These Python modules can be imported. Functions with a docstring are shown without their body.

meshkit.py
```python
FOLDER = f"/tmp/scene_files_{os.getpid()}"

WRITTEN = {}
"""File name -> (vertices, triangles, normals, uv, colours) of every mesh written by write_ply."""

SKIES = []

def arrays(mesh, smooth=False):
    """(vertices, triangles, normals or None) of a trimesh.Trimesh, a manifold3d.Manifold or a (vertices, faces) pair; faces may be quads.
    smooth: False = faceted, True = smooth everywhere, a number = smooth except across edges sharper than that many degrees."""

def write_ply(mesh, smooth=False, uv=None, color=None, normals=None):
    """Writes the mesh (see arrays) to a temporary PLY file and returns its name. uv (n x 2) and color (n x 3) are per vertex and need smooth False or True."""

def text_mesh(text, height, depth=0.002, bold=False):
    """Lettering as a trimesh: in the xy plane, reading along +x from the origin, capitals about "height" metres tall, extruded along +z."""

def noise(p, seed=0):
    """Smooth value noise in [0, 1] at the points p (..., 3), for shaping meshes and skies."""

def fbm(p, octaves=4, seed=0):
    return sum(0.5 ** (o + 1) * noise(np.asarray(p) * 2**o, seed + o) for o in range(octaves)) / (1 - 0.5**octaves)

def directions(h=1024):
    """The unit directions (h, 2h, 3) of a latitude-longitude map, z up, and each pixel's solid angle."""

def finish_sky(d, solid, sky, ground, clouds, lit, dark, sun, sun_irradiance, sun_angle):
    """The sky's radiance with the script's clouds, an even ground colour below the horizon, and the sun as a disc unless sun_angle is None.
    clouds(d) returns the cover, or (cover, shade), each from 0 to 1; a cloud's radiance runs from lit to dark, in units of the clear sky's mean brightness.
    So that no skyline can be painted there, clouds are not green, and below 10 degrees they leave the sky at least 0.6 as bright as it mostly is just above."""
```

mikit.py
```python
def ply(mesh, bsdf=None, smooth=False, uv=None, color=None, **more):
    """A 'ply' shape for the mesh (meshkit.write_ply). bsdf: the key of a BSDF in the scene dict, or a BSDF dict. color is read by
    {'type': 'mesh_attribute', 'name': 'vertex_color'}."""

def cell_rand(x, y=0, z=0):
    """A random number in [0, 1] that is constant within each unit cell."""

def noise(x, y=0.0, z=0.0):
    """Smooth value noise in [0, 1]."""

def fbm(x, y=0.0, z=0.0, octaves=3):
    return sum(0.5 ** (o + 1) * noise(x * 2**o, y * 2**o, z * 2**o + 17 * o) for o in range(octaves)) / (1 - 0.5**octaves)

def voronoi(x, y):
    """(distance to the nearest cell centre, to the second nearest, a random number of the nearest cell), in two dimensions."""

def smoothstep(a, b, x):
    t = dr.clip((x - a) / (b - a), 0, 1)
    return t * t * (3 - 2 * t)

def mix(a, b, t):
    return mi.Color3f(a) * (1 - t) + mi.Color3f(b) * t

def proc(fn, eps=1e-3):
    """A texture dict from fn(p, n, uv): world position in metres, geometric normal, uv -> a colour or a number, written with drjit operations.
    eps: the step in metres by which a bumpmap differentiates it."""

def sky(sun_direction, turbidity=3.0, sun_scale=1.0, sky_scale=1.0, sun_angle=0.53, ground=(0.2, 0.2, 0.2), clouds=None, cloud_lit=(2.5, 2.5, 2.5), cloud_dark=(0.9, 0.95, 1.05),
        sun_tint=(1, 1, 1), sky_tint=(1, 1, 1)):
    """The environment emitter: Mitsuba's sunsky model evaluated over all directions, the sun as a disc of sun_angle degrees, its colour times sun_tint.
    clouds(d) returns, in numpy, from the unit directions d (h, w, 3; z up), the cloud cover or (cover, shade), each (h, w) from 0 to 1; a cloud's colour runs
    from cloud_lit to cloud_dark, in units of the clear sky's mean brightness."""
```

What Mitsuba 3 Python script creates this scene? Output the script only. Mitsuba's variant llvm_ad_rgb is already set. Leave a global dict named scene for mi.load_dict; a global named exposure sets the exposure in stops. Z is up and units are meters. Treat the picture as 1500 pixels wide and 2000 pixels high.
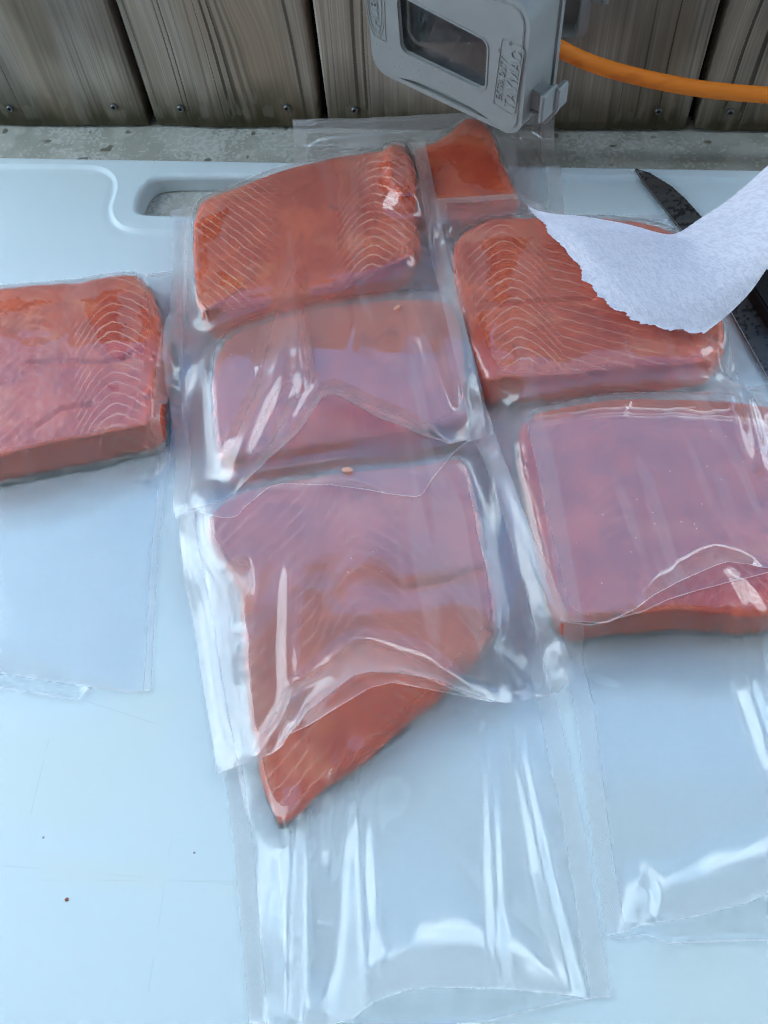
import math, numpy as np, trimesh, shapely, drjit as dr, mitsuba as mi
import mikit, meshkit
from shapely.geometry import Polygon, LineString, box as sbox
from scipy.ndimage import map_coordinates, gaussian_filter, maximum_filter, label
from scipy.interpolate import LinearNDInterpolator
from scipy.spatial import Delaunay, cKDTree
from mikit import proc, noise, fbm, voronoi, cell_rand, smoothstep, mix

T = mi.ScalarTransform4f
scene, labels = {}, {}

# ------------------------------------------------------------------ camera, sky, exposure
scene['camera'] = {'type': 'perspective', 'fov': 46.397, 'near_clip': 0.02, 'far_clip': 500.0, 'to_world': T([[-0.994219, -0.048649, -0.095721, 0.0], [-0.088257, 0.877991, 0.470471, 0.0], [0.061154, 0.476199, -0.877209, 0.51], [0.0, 0.0, 0.0, 1.0]])}


def broken_clouds(d):
    # an ordinary sky of broken white cloud, the same kind of cover all round
    h = np.maximum(d[..., 2:3], 0.06)
    q = np.concatenate([d[..., :2] / h * 1.1, np.zeros_like(h)], -1)
    f = meshkit.fbm(q + np.array([13.39, 22.68, 0.0]), 5, seed=3)
    return np.clip((f - 0.465) / 0.06, 0, 1), np.clip((f - 0.58) / 0.35, 0, 0.5)


scene['sky'] = mikit.sky((-0.35, -0.5, 0.55), turbidity=3, sun_scale=0.0, sky_scale=1.0, clouds=broken_clouds, cloud_lit=(4.0, 5.0, 5.6),
                         cloud_dark=(1.1, 1.2, 1.3), sky_tint=(.68, .95, 1.02))
exposure = 3.56


ZB = 0.0145          # working surface of the cutting board
YF = 0.638           # front face of the fence


# ------------------------------------------------------------------ helpers
def add(key, mesh, bsdf, smooth=30, label=None, cat=None, group=None, kind=None, uv=None):
    parent, _, leaf = key.rpartition('__')
    k, n = key, 0
    while k in scene:
        n += 1
        k = '%s_%03d' % (key, n)
    scene[k] = mikit.ply(mesh, bsdf, smooth=smooth, uv=uv)
    tag(k, label, cat, group, kind)
    return k


def tag(k, label=None, cat=None, group=None, kind=None):
    e = {a: b for a, b in (('label', label), ('category', cat), ('group', group), ('kind', kind)) if b}
    if e:
        labels[k] = e
    return k


def cat_meshes(ms):
    return trimesh.util.concatenate(ms)


def arr(a):
    return np.asarray(a, float)


def resample(p, n):
    p = arr(p)
    s = np.r_[0, np.cumsum(np.linalg.norm(np.diff(p[:, :2], axis=0), axis=1) + 1e-9)]
    t = np.linspace(0, s[-1], n)
    return np.stack([np.interp(t, s, p[:, k]) for k in range(p.shape[1])], 1)


def chaikin(p, n=1, closed=True):
    p = arr(p)
    for _ in range(n):
        if closed:
            q = np.roll(p, -1, 0)
            p = np.stack([.75 * p + .25 * q, .25 * p + .75 * q], 1).reshape(-1, p.shape[1])
        else:
            a, b = p[:-1], p[1:]
            m = np.stack([.75 * a + .25 * b, .25 * a + .75 * b], 1).reshape(-1, p.shape[1])
            p = np.vstack([p[:1], m, p[-1:]])
    return p


def grid_faces(nu, nv):
    i, j = np.meshgrid(np.arange(nu - 1), np.arange(nv - 1), indexing='ij')
    a = i * nv + j
    return np.vstack([np.stack([a, a + nv, a + nv + 1], -1).reshape(-1, 3), np.stack([a, a + nv + 1, a + 1], -1).reshape(-1, 3)])


def tri(v, f):
    return trimesh.Trimesh(v, f, process=False)


def extr(poly, h, z=0):
    m = trimesh.creation.extrude_polygon(poly, h, engine='earcut')
    m.apply_translation([0, 0, z])
    return m


def rrect(x0, y0, x1, y1, r, q=8):
    return sbox(x0 + r, y0 + r, x1 - r, y1 - r).buffer(r, quad_segs=q)


def rbox(x0, y0, z0, x1, y1, z1, c=0.002):
    # a box with chamfered edges
    c = min(c, (x1 - x0) / 3, (y1 - y0) / 3, (z1 - z0) / 3)
    P = []
    for (a, b, d) in ((0, c, c), (c, 0, c), (c, c, 0)):
        for x in (x0 + a, x1 - a):
            for y in (y0 + b, y1 - b):
                for z in (z0 + d, z1 - d):
                    P.append((x, y, z))
    return trimesh.convex.convex_hull(np.array(P))


def tube(path, r, sides=20, cap=True):
    p = arr(path)
    t = np.gradient(p, axis=0)
    t /= np.linalg.norm(t, axis=1, keepdims=True)
    a = np.cross(t, [0, 0, 1.0])
    a /= np.linalg.norm(a, axis=1, keepdims=True)
    b = np.cross(t, a)
    th = np.arange(sides) * 2 * np.pi / sides
    rr = np.broadcast_to(r, (len(p),))[:, None, None]
    v = (p[:, None] + rr * (np.cos(th)[None, :, None] * a[:, None] + np.sin(th)[None, :, None] * b[:, None])).reshape(-1, 3)
    i, j = np.meshgrid(np.arange(len(p) - 1), np.arange(sides), indexing='ij')
    q = np.stack([i * sides + j, i * sides + (j + 1) % sides, (i + 1) * sides + (j + 1) % sides, (i + 1) * sides + j], -1).reshape(-1, 4)
    f = np.vstack([q[:, [0, 2, 1]], q[:, [0, 3, 2]]])
    if cap:
        n = len(v)
        v = np.vstack([v, p[:1], p[-1:]])
        k = np.arange(sides)
        f = np.vstack([f, np.stack([k, (k + 1) % sides, 0 * k + n], 1), np.stack([(k + 1) % sides, k, 0 * k + n + 1], 1) + np.array([(len(p) - 1) * sides] * 2 + [0])])
    return tri(v, f)


# ------------------------------------------------------------------ materials
def two(b):
    return {'type': 'twosided', 'b': b}


def rgb(*c):
    return {'type': 'rgb', 'value': list(c)}


def bump(b, fn, scale, eps=5e-4):
    return {'type': 'bumpmap', 'arbitrary': proc(fn, eps), 'scale': scale, 'b': b}


PITCH, X0 = 0.1505, -0.2888


def wood_t(p):
    k = dr.floor((p.x - X0) / PITCH)
    r = cell_rand(k, 3)
    xx = p.x + r * 7.0 + 0.020 * (fbm(p.x * 9 + r * 30, p.z * 3.0, r * 9, 3) - .5) + 0.05 * (p.z - .2) * (r - .5)
    xc = X0 + (k + .25 + .5 * cell_rand(k, 5)) * PITCH
    bow = dr.exp(-dr.square((p.x - xc) / .022)) * (.030 * (p.z - .05) + .012 * noise(p.z * 14, r * 50))
    return xx + bow, r


def wood_lines(p):
    xx, r = wood_t(p)
    a = noise(xx * 640, p.z * 2.2, r * 40) * .7 + noise(xx * 210, p.z * 1.0, r * 40) * .3
    b = noise(xx * 110 + 50, p.z * 1.6, r * 40)
    c = noise(xx * 1000, p.z * 16, r * 40)
    return xx, r, a, b, c


def wood_col(p, n, uv):
    xx, r, a, b, fine = wood_lines(p)
    late = smoothstep(.42, .22, a)                       # dark latewood lines
    crack = smoothstep(.40, .30, a) * smoothstep(.35, .2, b)
    c = mix((.34, .27, .21), (.46, .385, .315), smoothstep(.2, .85, b * .25 + fine * .75))
    silver = smoothstep(.45, .75, fbm(p.x * 14 + 9, p.z * 5, 2, 3)) * .25
    c = mix(c, (.44, .40, .36), silver)
    tan = smoothstep(.5, .75, fbm(p.x * 22 + 40, p.z * 4, 7, 2)) * .5
    c = mix(c, (.34, .235, .145), tan)
    c = mix(c, (.095, .076, .056), late * (.08 + .55 * noise(xx * 60, p.z * 5, 3)))
    c = mix(c, (.05, .04, .03), crack * .7)
    c = mix(c, c * .62, smoothstep(.48, .72, fbm(p.x * 17 + 3, p.z * 9, 6, 3)))      # weathered darker patches
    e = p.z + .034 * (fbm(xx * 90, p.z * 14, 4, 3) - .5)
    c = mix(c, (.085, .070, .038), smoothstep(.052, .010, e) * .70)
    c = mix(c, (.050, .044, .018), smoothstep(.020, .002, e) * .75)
    pale = smoothstep(.62, .72, fbm(xx * 200, p.z * 60, 8, 2)) * smoothstep(.05, .03, p.z) * smoothstep(.005, .015, p.z)
    return mix(c, (.36, .34, .29), pale * .18)


def wood_h(p, n, uv):
    xx, r, a, b, fine = wood_lines(p)
    return smoothstep(.2, .5, a) * .6 + smoothstep(.1, .3, b) * .6 + fine * .25


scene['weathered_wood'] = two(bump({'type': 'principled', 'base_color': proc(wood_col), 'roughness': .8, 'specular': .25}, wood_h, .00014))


def counter_col(p, n, uv):
    cl = fbm(p.x * 26, p.y * 26, 3, 3)
    f = fbm(p.x * 420 + 60 * noise(p.x * 90, p.y * 90) * .05, p.y * 420, 1, 3)
    s = smoothstep(.50, .70, f + .55 * (cl - .5))
    v = smoothstep(.3, .7, fbm(p.x * 60, p.y * 60, 9, 3))
    c = mix((.38, .37, .32), (.47, .46, .41), v)
    c = mix(c, (.60, .60, .575), s * .6)
    return mix(c, (.12, .105, .07), smoothstep(.80, .87, fbm(p.x * 90 + 3, p.y * 90, 5, 2)) * .8)


scene['mottled_counter'] = two(bump({'type': 'principled', 'base_color': proc(counter_col), 'roughness': .55, 'specular': .4},
                                    lambda p, n, uv: fbm(p.x * 300, p.y * 300, 2, 3), .0006))


def seg_d(p, a, b):
    ax, ay = a
    bx, by = b[0] - a[0], b[1] - a[1]
    t = dr.clip(((p.x - ax) * bx + (p.y - ay) * by) / (bx * bx + by * by), 0, 1)
    return dr.sqrt(dr.square(p.x - ax - t * bx) + dr.square(p.y - ay - t * by))


CUTS = [[-0.2398,0.0412,0.0145],[-0.1118,0.0421,0.0145],[-0.2376,0.0343,0.0145],[-0.1066,0.0441,0.0145],[-0.1504,0.0705,0.0145],[-0.147,-0.0097,0.0145],[-0.2154,0.0159,0.0145],[-0.1919,0.0208,0.0145],[-0.1913,0.2544,0.0145],[-0.1879,0.2221,0.0145],[-0.2147,0.1322,0.0145],[-0.1175,0.11,0.0145],[-0.2314,0.1088,0.0145],[-0.2304,0.0683,0.0145]]


def board_col(p, n, uv):
    c = mi.Color3f(.65, .735, .77)
    st = smoothstep(.50, .80, fbm(p.x * 11 + 5, p.y * 11, 3, 3))
    c = mix(c, (.66, .71, .67), st * .5)
    m = mi.Float(0)
    for k in range(0, len(CUTS), 2):
        a, b = CUTS[k], CUTS[k + 1]
        m = dr.maximum(m, smoothstep(.0007, .0001, seg_d(p, a[:2], b[:2])) * smoothstep(.25, .7, noise(p.x * 90, p.y * 90, k)))
    c = mix(c, (.50, .55, .55), m * .28)
    c = mix(c, (.72, .72, .62), smoothstep(.012, .0, seg_d(p, CUTS[0][:2], CUTS[1][:2])) * smoothstep(.3, .7, fbm(p.x * 30, p.y * 30, 1, 2)) * .25)
    v1, v2, r = voronoi(p.x * 45, p.y * 45)
    sp = dr.select(r > .972, smoothstep(.035 * r, .02 * r, v1), 0.0)
    c = mix(c, (.14, .12, .12), sp * .8)
    return c


def board_h(p, n, uv):
    fine = smoothstep(.40, .2, p.y) 
    return (noise(p.x * 1900, p.y * 1900) * .5 + noise(p.x * 900, p.y * 900) * .5) * (.35 + .65 * fine)


scene['white_plastic'] = two(bump({'type': 'principled', 'base_color': proc(board_col), 'roughness': .38, 'specular': .5}, board_h, .00016, 2e-4))


def salmon_col(p, n, uv):
    ph = uv.x + .6 * (fbm(p.x * 32, p.y * 32, 5, 3) - .5) + .16 * (noise(p.x * 300, p.y * 300, 2) - .5)
    fr = dr.abs(2 * (ph - dr.floor(ph)) - 1)
    w = .20 * (.45 + 1.1 * noise(p.x * 70, p.y * 70, 9))
    ln = smoothstep(1 - w, 1 - w * .1, fr)
    inten = dr.clip(uv.y, 0, 1) * (.50 + .50 * smoothstep(.15, .6, fbm(p.x * 40, p.y * 40, 3, 2)))
    c = mix((.54, .070, .034), (.71, .125, .052), smoothstep(.25, .75, fbm(p.x * 45, p.y * 45, 1, 4)))
    c = mix(c, (.74, .21, .095), smoothstep(.6, .8, fbm(p.x * 26 + 5, p.y * 60, 4, 3)) * .5)
    c = mix(c, (.44, .052, .030), smoothstep(.55, .75, fbm(p.x * 120, p.y * 120, 6, 3)) * .45)
    return mix(c, (.88, .42, .29), ln * inten)


def salmon_h(p, n, uv):
    fr = dr.abs(2 * (uv.x - dr.floor(uv.x)) - 1)
    return fbm(p.x * 260, p.y * 260, p.z * 260, 3) * .8 + fr * .12


scene['salmon_flesh'] = two(bump({'type': 'principled', 'base_color': proc(salmon_col), 'roughness': .30, 'specular': .5}, salmon_h, .0006))


def skin_col(p, n, uv):
    return mix((.17, .18, .185), (.40, .395, .37), smoothstep(.45, .7, fbm(p.x * 140, p.y * 140, p.z * 200, 2)))


scene['salmon_skin'] = two({'type': 'principled', 'base_color': proc(skin_col), 'roughness': .3, 'specular': .6})


def film_w(p, n, uv):
    sm = fbm(p.x * 16, p.y * 16, 4, 3)
    fi = fbm(p.x * 120, p.y * 30, 8, 2)
    st = smoothstep(.60, .72, fbm(p.x * 60 + p.y * 14, p.y * 9 - p.x * 3, 11, 3)) * .5       # faint scuffs
    v1, v2, r = voronoi(p.x * 240, p.y * 240)
    bit = dr.select(r > .965, smoothstep(.13, .05, v1), 0.0) * smoothstep(.52, .66, fbm(p.x * 24, p.y * 24, 2, 3))   # drops and flecks on the film
    return dr.clip(uv.y * (.72 + .36 * sm + .2 * fi + st) + bit * .22, 0, 1)


def film_rough(p, n, uv):
    return .04 + .42 * smoothstep(.095, .15, film_w(p, n, uv))


def thin_film(weight, rough):
    """Polyethylene film: a clear sheet that blurs a little what lies behind it, with a share of white scatter."""
    clear = {'type': 'principledthin', 'base_color': rgb(.985, .98, .985), 'roughness': rough, 'spec_trans': 1.0, 'diff_trans': 0.0, 'eta': 1.2}
    white = {'type': 'twosided', 'b': {'type': 'diffuse', 'reflectance': rgb(.88, .82, .82)}}
    body = {'type': 'blendbsdf', 'weight': weight, 'a': clear, 'b': white}
    skin = {'type': 'twosided', 'b': {'type': 'roughconductor', 'material': 'none', 'alpha': .025}}          # the smooth outer face: a few per cent of mirror reflection
    return {'type': 'blendbsdf', 'weight': 0.0, 'a': {'type': 'blendbsdf', 'weight': .065, 'a': body, 'b': skin}, 'b': {'type': 'thindielectric', 'int_ior': 1.42}}


def plain_film(weight, ior=1.42):
    return {'type': 'blendbsdf', 'weight': weight, 'a': {'type': 'thindielectric', 'int_ior': ior}, 'b': {'type': 'twosided', 'b': {'type': 'diffuse', 'reflectance': rgb(.88, .82, .82)}}}


scene['clear_film'] = thin_film(proc(film_w), proc(film_rough))
scene['back_film'] = plain_film(proc(film_w))
scene['cling_film'] = plain_film(proc(film_w), 1.5)


def seal_w(p, n, uv):
    g = dr.maximum(0, dr.sin(p.x * 5200 + p.y * 2600)) * dr.maximum(0, dr.sin(p.y * 5200 - p.x * 2600))
    return dr.clip(uv.y * (.7 + 1.1 * g), 0, 1)


scene['seal_film'] = plain_film(proc(seal_w))


def grey_col(p, n, uv):
    c = mix((.27, .272, .266), (.315, .317, .31), fbm(p.x * 60, p.y * 60, p.z * 60, 2))
    sp = smoothstep(.86, .92, noise(p.x * 700, p.y * 700, p.z * 700)) * smoothstep(.6, .75, fbm(p.x * 30, p.y * 30, p.z * 30, 2))
    d = smoothstep(.55, .8, fbm(p.x * 40 + 3, p.y * 40, p.z * 40, 3)) * dr.maximum(n.z, 0)
    c = mix(c, (.10, .10, .08), d * .6)
    return mix(c, (.05, .05, .05), sp * .8)


scene['grey_plastic'] = two(bump({'type': 'principled', 'base_color': proc(grey_col), 'roughness': .45, 'specular': .45},
                                 lambda p, n, uv: noise(p.x * 1500, p.y * 1500, p.z * 1500), .00015, 2e-4))
scene['dark_plastic'] = two({'type': 'principled', 'base_color': rgb(.03, .033, .036), 'roughness': .4, 'specular': .5})
scene['window_clear'] = {'type': 'blendbsdf', 'weight': proc(lambda p, n, uv: .04 + .16 * smoothstep(.5, .8, fbm(p.x * 50, p.z * 50, p.y * 20, 3))),
                         'a': {'type': 'thindielectric', 'int_ior': 1.25, 'specular_transmittance': rgb(.50, .54, .58)}, 'b': two({'type': 'diffuse', 'reflectance': rgb(.16, .155, .145)})}


def cord_col(p, n, uv):
    return mix((.98, .25, .022), (.80, .175, .016), smoothstep(.5, .75, fbm(p.x * 50, p.y * 90, p.z * 90, 3)))


scene['orange_vinyl'] = two({'type': 'principled', 'base_color': proc(cord_col), 'roughness': .5, 'specular': .35})


def steel_col(p, n, uv):
    b = fbm(p.x * 90, p.y * 90, 3, 3)
    f = fbm(p.x * 420, p.y * 420, 1, 3)
    sp = smoothstep(.50, .66, f * .5 + b * .5) * .75
    return mix(mix((.10, .10, .095), (.17, .168, .16), fbm(p.x * 30, p.y * 200, 2, 2)), (.012, .012, .012), sp)


scene['dark_steel'] = two({'type': 'principled', 'base_color': proc(steel_col), 'roughness': .38, 'metallic': .6, 'specular': .5})
scene['bright_edge'] = two({'type': 'principled', 'base_color': rgb(.6, .6, .6), 'roughness': .3, 'metallic': .9})
scene['black_handle'] = two({'type': 'principled', 'base_color': rgb(.012, .012, .013), 'roughness': .3, 'specular': .5})
scene['screw_steel'] = two({'type': 'principled', 'base_color': rgb(.16, .16, .16), 'roughness': .4, 'metallic': .7})


def paper_h(p, n, uv):
    a = noise(p.x * 900 + p.y * 500, p.y * 160 - p.x * 90)
    b = noise(p.x * 260 - p.y * 400, p.y * 1300 + p.x * 800)
    return a * .5 + b * .5 + .8 * fbm(p.x * 700, p.y * 700, 4, 2)


def paper_col(p, n, uv):
    f = noise(p.x * 1300 + p.y * 700, p.y * 260 - p.x * 140) * .5 + noise(p.x * 500 - p.y * 700, p.y * 1500 + p.x * 900) * .5
    return mix((.70, .655, .74), (.82, .775, .85), smoothstep(.25, .7, f))


scene['paper_fibre'] = two(bump({'type': 'principled', 'base_color': proc(paper_col), 'roughness': .95, 'specular': .1}, paper_h, .00055, 3e-4))
scene['dark_gap'] = two({'type': 'principled', 'base_color': rgb(.03, .025, .02), 'roughness': .9})
scene['deck'] = two({'type': 'principled', 'base_color': rgb(.16, .145, .125), 'roughness': .85})
scene['cabinet_paint'] = two({'type': 'principled', 'base_color': rgb(.14, .13, .11), 'roughness': .7})
scene['house_paint'] = two({'type': 'principled', 'base_color': rgb(.30, .29, .27), 'roughness': .8})
scene['flesh_bit'] = two({'type': 'principled', 'base_color': rgb(.75, .36, .26), 'roughness': .4})
scene['brown_bit'] = two({'type': 'principled', 'base_color': rgb(.30, .095, .045), 'roughness': .6})

# ------------------------------------------------------------------ setting: ground, fence, counter
gm = tri(arr([[-120, -120, -.9], [120, -120, -.9], [120, 120, -.9], [-120, 120, -.9]]), np.array([[0, 1, 2], [0, 2, 3]]))
add('ground', gm, 'deck', smooth=False, kind='structure', label='grey deck ground below the outdoor counter')

tag('house', 'pale house wall and roof overhang behind the camera, shading the counter', 'house')
add('house__wall', rbox(-1.6, -1.75, -.9, 6, -1.6, 1.34, .01), 'house_paint', smooth=False)
add('house__wall', rbox(-1.30, -1.6, -.9, -1.15, -.12, 1.34, .01), 'house_paint', smooth=False)
add('house__roof', rbox(-1.0, -2.0, 1.35, 6.2, .42, 1.50, .01), 'house_paint', smooth=False)

tag('wooden_fence', 'weathered grey wooden fence of upright planks behind the counter', 'fence')


def plank_mesh(xa, xb, seed):
    # outline of the plank in plan, front towards -Y, swept up with a little cupping and ripple
    hw, th = (xb - xa) / 2, .022
    xs = np.linspace(-hw + .0022, hw - .0022, 26)
    front = np.stack([xs, 0 * xs], 1)
    prof = np.vstack([[[-hw, th]], [[-hw, .0022]], [[-hw + .0007, .0007]], front, [[hw - .0007, .0007]], [[hw, .0022]], [[hw, th]]])
    zs = np.r_[np.linspace(.0025, .012, 5), np.linspace(.016, .31, 55), np.linspace(.34, .39, 3)]
    P, Z = np.meshgrid(np.arange(len(prof)), zs, indexing='ij')
    X, Y = prof[P, 0], prof[P, 1]
    q = np.stack([X * 40 + seed * 9, Z * 5, 0 * X + seed], -1)
    q2 = np.stack([X * 260 + seed * 5, Z * 7, 0 * X + seed], -1)
    frontness = (Y < .01)
    Y = Y + frontness * (.0008 * (meshkit.fbm(q, 2) - .5) + .0002 * (meshkit.noise(q2) - .5) + .0016 * np.exp(-((Z - .004) / .004) ** 2) * meshkit.noise(q2 * 1.7 + 3)) + .0016 * (X / hw) ** 2
    Zr = Z + np.where(Z < .01, .0012 * (meshkit.noise(np.stack([X * 300, 0 * X, 0 * X + seed], -1)) - .5), 0)
    v = np.stack([X + (xa + xb) / 2, Y + YF, Zr], -1)
    n, m = v.shape[:2]
    f = grid_faces(n, m)
    vv = v.reshape(-1, 3)
    capb = [[i * m, 0 * m, (i + 1) * m] for i in range(1, n - 1)]
    capt = [[0 * m + m - 1, i * m + m - 1, (i + 1) * m + m - 1] for i in range(1, n - 1)]
    return tri(vv, np.vstack([f, capb, capt]))


SCREWS = {1: [[-0.4095,0.638,0.0201],[-0.3164,0.638,0.0221]], 2: [[-0.2587,0.638,0.021],[-0.1675,0.638,0.0221]], 3: [[-0.111,0.638,0.0205]], 4: [[0.1339,0.638,0.0211]], 5: [[0.1896,0.638,0.0206]]}


def screw_mesh():
    r = np.array([[0, -.0008], [.0012, -.0008], [.0013, -.0006], [.0014, -.0024], [.0022, -.0027], [.0029, -.0019], [.0031, .0004]])
    m = trimesh.creation.revolve(r, sections=18)
    return m


for k in range(0, 7):
    xb = X0 + (k - 1) * PITCH - .0034
    xa = xb - PITCH + .0068
    key = add('wooden_fence__plank', plank_mesh(xa, xb, k + 1), 'weathered_wood', smooth=50)
    for s in SCREWS.get(k, []):
        m = screw_mesh()
        m.apply_transform(trimesh.transformations.rotation_matrix(math.pi / 2, [1, 0, 0]))
        # revolve's axis z now points along -Y
        v = m.vertices.copy()
        v[:, 1] = -v[:, 1] if v[:, 1].mean() > 0 else v[:, 1]
        m.vertices = v
        m.apply_translation([s[0], YF + .0005, s[2]])
        add(key + '__screw', m, 'screw_steel', smooth=35)
xl, xr = X0 - 2 * PITCH, X0 + 5 * PITCH
add('wooden_fence__rail', rbox(xl, YF + .0262, -.02, xr, YF + .07, .07), 'dark_gap', smooth=False)
add('wooden_fence__rail', rbox(xl, YF + .0262, .29, xr, YF + .07, .36), 'dark_gap', smooth=False)
add('wooden_fence__backing_board', rbox(xl, YF + .072, -.89, xr, YF + .085, .385), 'dark_gap', smooth=False)

tag('outdoor_counter', 'mottled grey outdoor counter under the white cutting board', 'counter')
add('outdoor_counter__countertop', rbox(-.78, -.30, -.038, .62, YF + .024, 0, .003), 'mottled_counter', smooth=False)
add('outdoor_counter__cabinet', rbox(-.74, -.24, -.895, .58, YF + .016, -.0385, .003), 'cabinet_paint', smooth=False)

# ------------------------------------------------------------------ cutting board with recess and hand hole
ZR = .0160
back_l, back_r = [[-0.4039,0.5832,0.016],[0.2136,0.5785,0.016]]


def back_y(x):
    return back_l[1] + (back_r[1] - back_l[1]) * (x - back_l[0]) / (back_r[0] - back_l[0])


BX0, BX1, BY0 = -.62, .40, -.15
outer = Polygon([(BX0, BY0), (BX1, BY0), (BX1, back_y(BX1)), (BX0, back_y(BX0))]).buffer(-.02).buffer(.02, quad_segs=12)
hole = Polygon([p[:2] for p in chaikin([[-0.2723,0.5233,0.016],[-0.2736,0.5329,0.016],[-0.2733,0.5466,0.016],[-0.2683,0.5584,0.016],[-0.258,0.5621,0.016],[-0.2252,0.5633,0.016],[-0.1749,0.563,0.016],[-0.1539,0.5617,0.016],[-0.1437,0.5527,0.016],[-0.1388,0.5347,0.016],[-0.1414,0.5236,0.016],[-0.1523,0.5211,0.016],[-0.2172,0.5207,0.016],[-0.2645,0.5202,0.016]], 2)])
inner_pts = [[-0.6295,0.5721,0.0155],[-0.4009,0.5728,0.0155],[-0.3569,0.5735,0.0155],[-0.3263,0.5734,0.0155],[-0.3127,0.5712,0.0155],[-0.3023,0.5642,0.0155],[-0.296,0.5537,0.0155],[-0.2945,0.5422,0.0155],[-0.295,0.5318,0.0155],[-0.2937,0.5228,0.0155],[-0.2888,0.5129,0.0155],[-0.28,0.5054,0.0155],[-0.267,0.5025,0.0155],[-0.2384,0.5026,0.0155],[-0.1498,0.5028,0.0155],[-0.1186,0.5062,0.0155],[-0.1081,0.5119,0.0155],[-0.1043,0.5201,0.0155],[-0.1039,0.531,0.0155],[-0.1059,0.5421,0.0155],[-0.1049,0.5563,0.0155],[-0.0993,0.565,0.0155],[-0.0851,0.5699,0.0155],[0.059,0.569,0.0155],[0.2125,0.5674,0.0155],[0.2683,0.5668,0.0155]]
ip = chaikin(inner_pts, 2, closed=False)[:, :2]
inner = Polygon(np.vstack([[[BX0 + .02, ip[0][1]]], ip, [[BX1 - .02, ip[-1][1]]], [[BX1 - .02, BY0 + .02]], [[BX0 + .02, BY0 + .02]]]))
inner = inner.buffer(-.012).buffer(.024).buffer(-.012)


def ring_pts(poly, step):
    out = []
    for g in getattr(poly, 'geoms', [poly]):
        if g.is_empty:
            continue
        for r in [g.exterior, *g.interiors]:
            n = max(8, int(r.length / step))
            out += [r.interpolate(t, normalized=True).coords[0] for t in np.arange(n) / n]
    return np.array(out)


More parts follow.
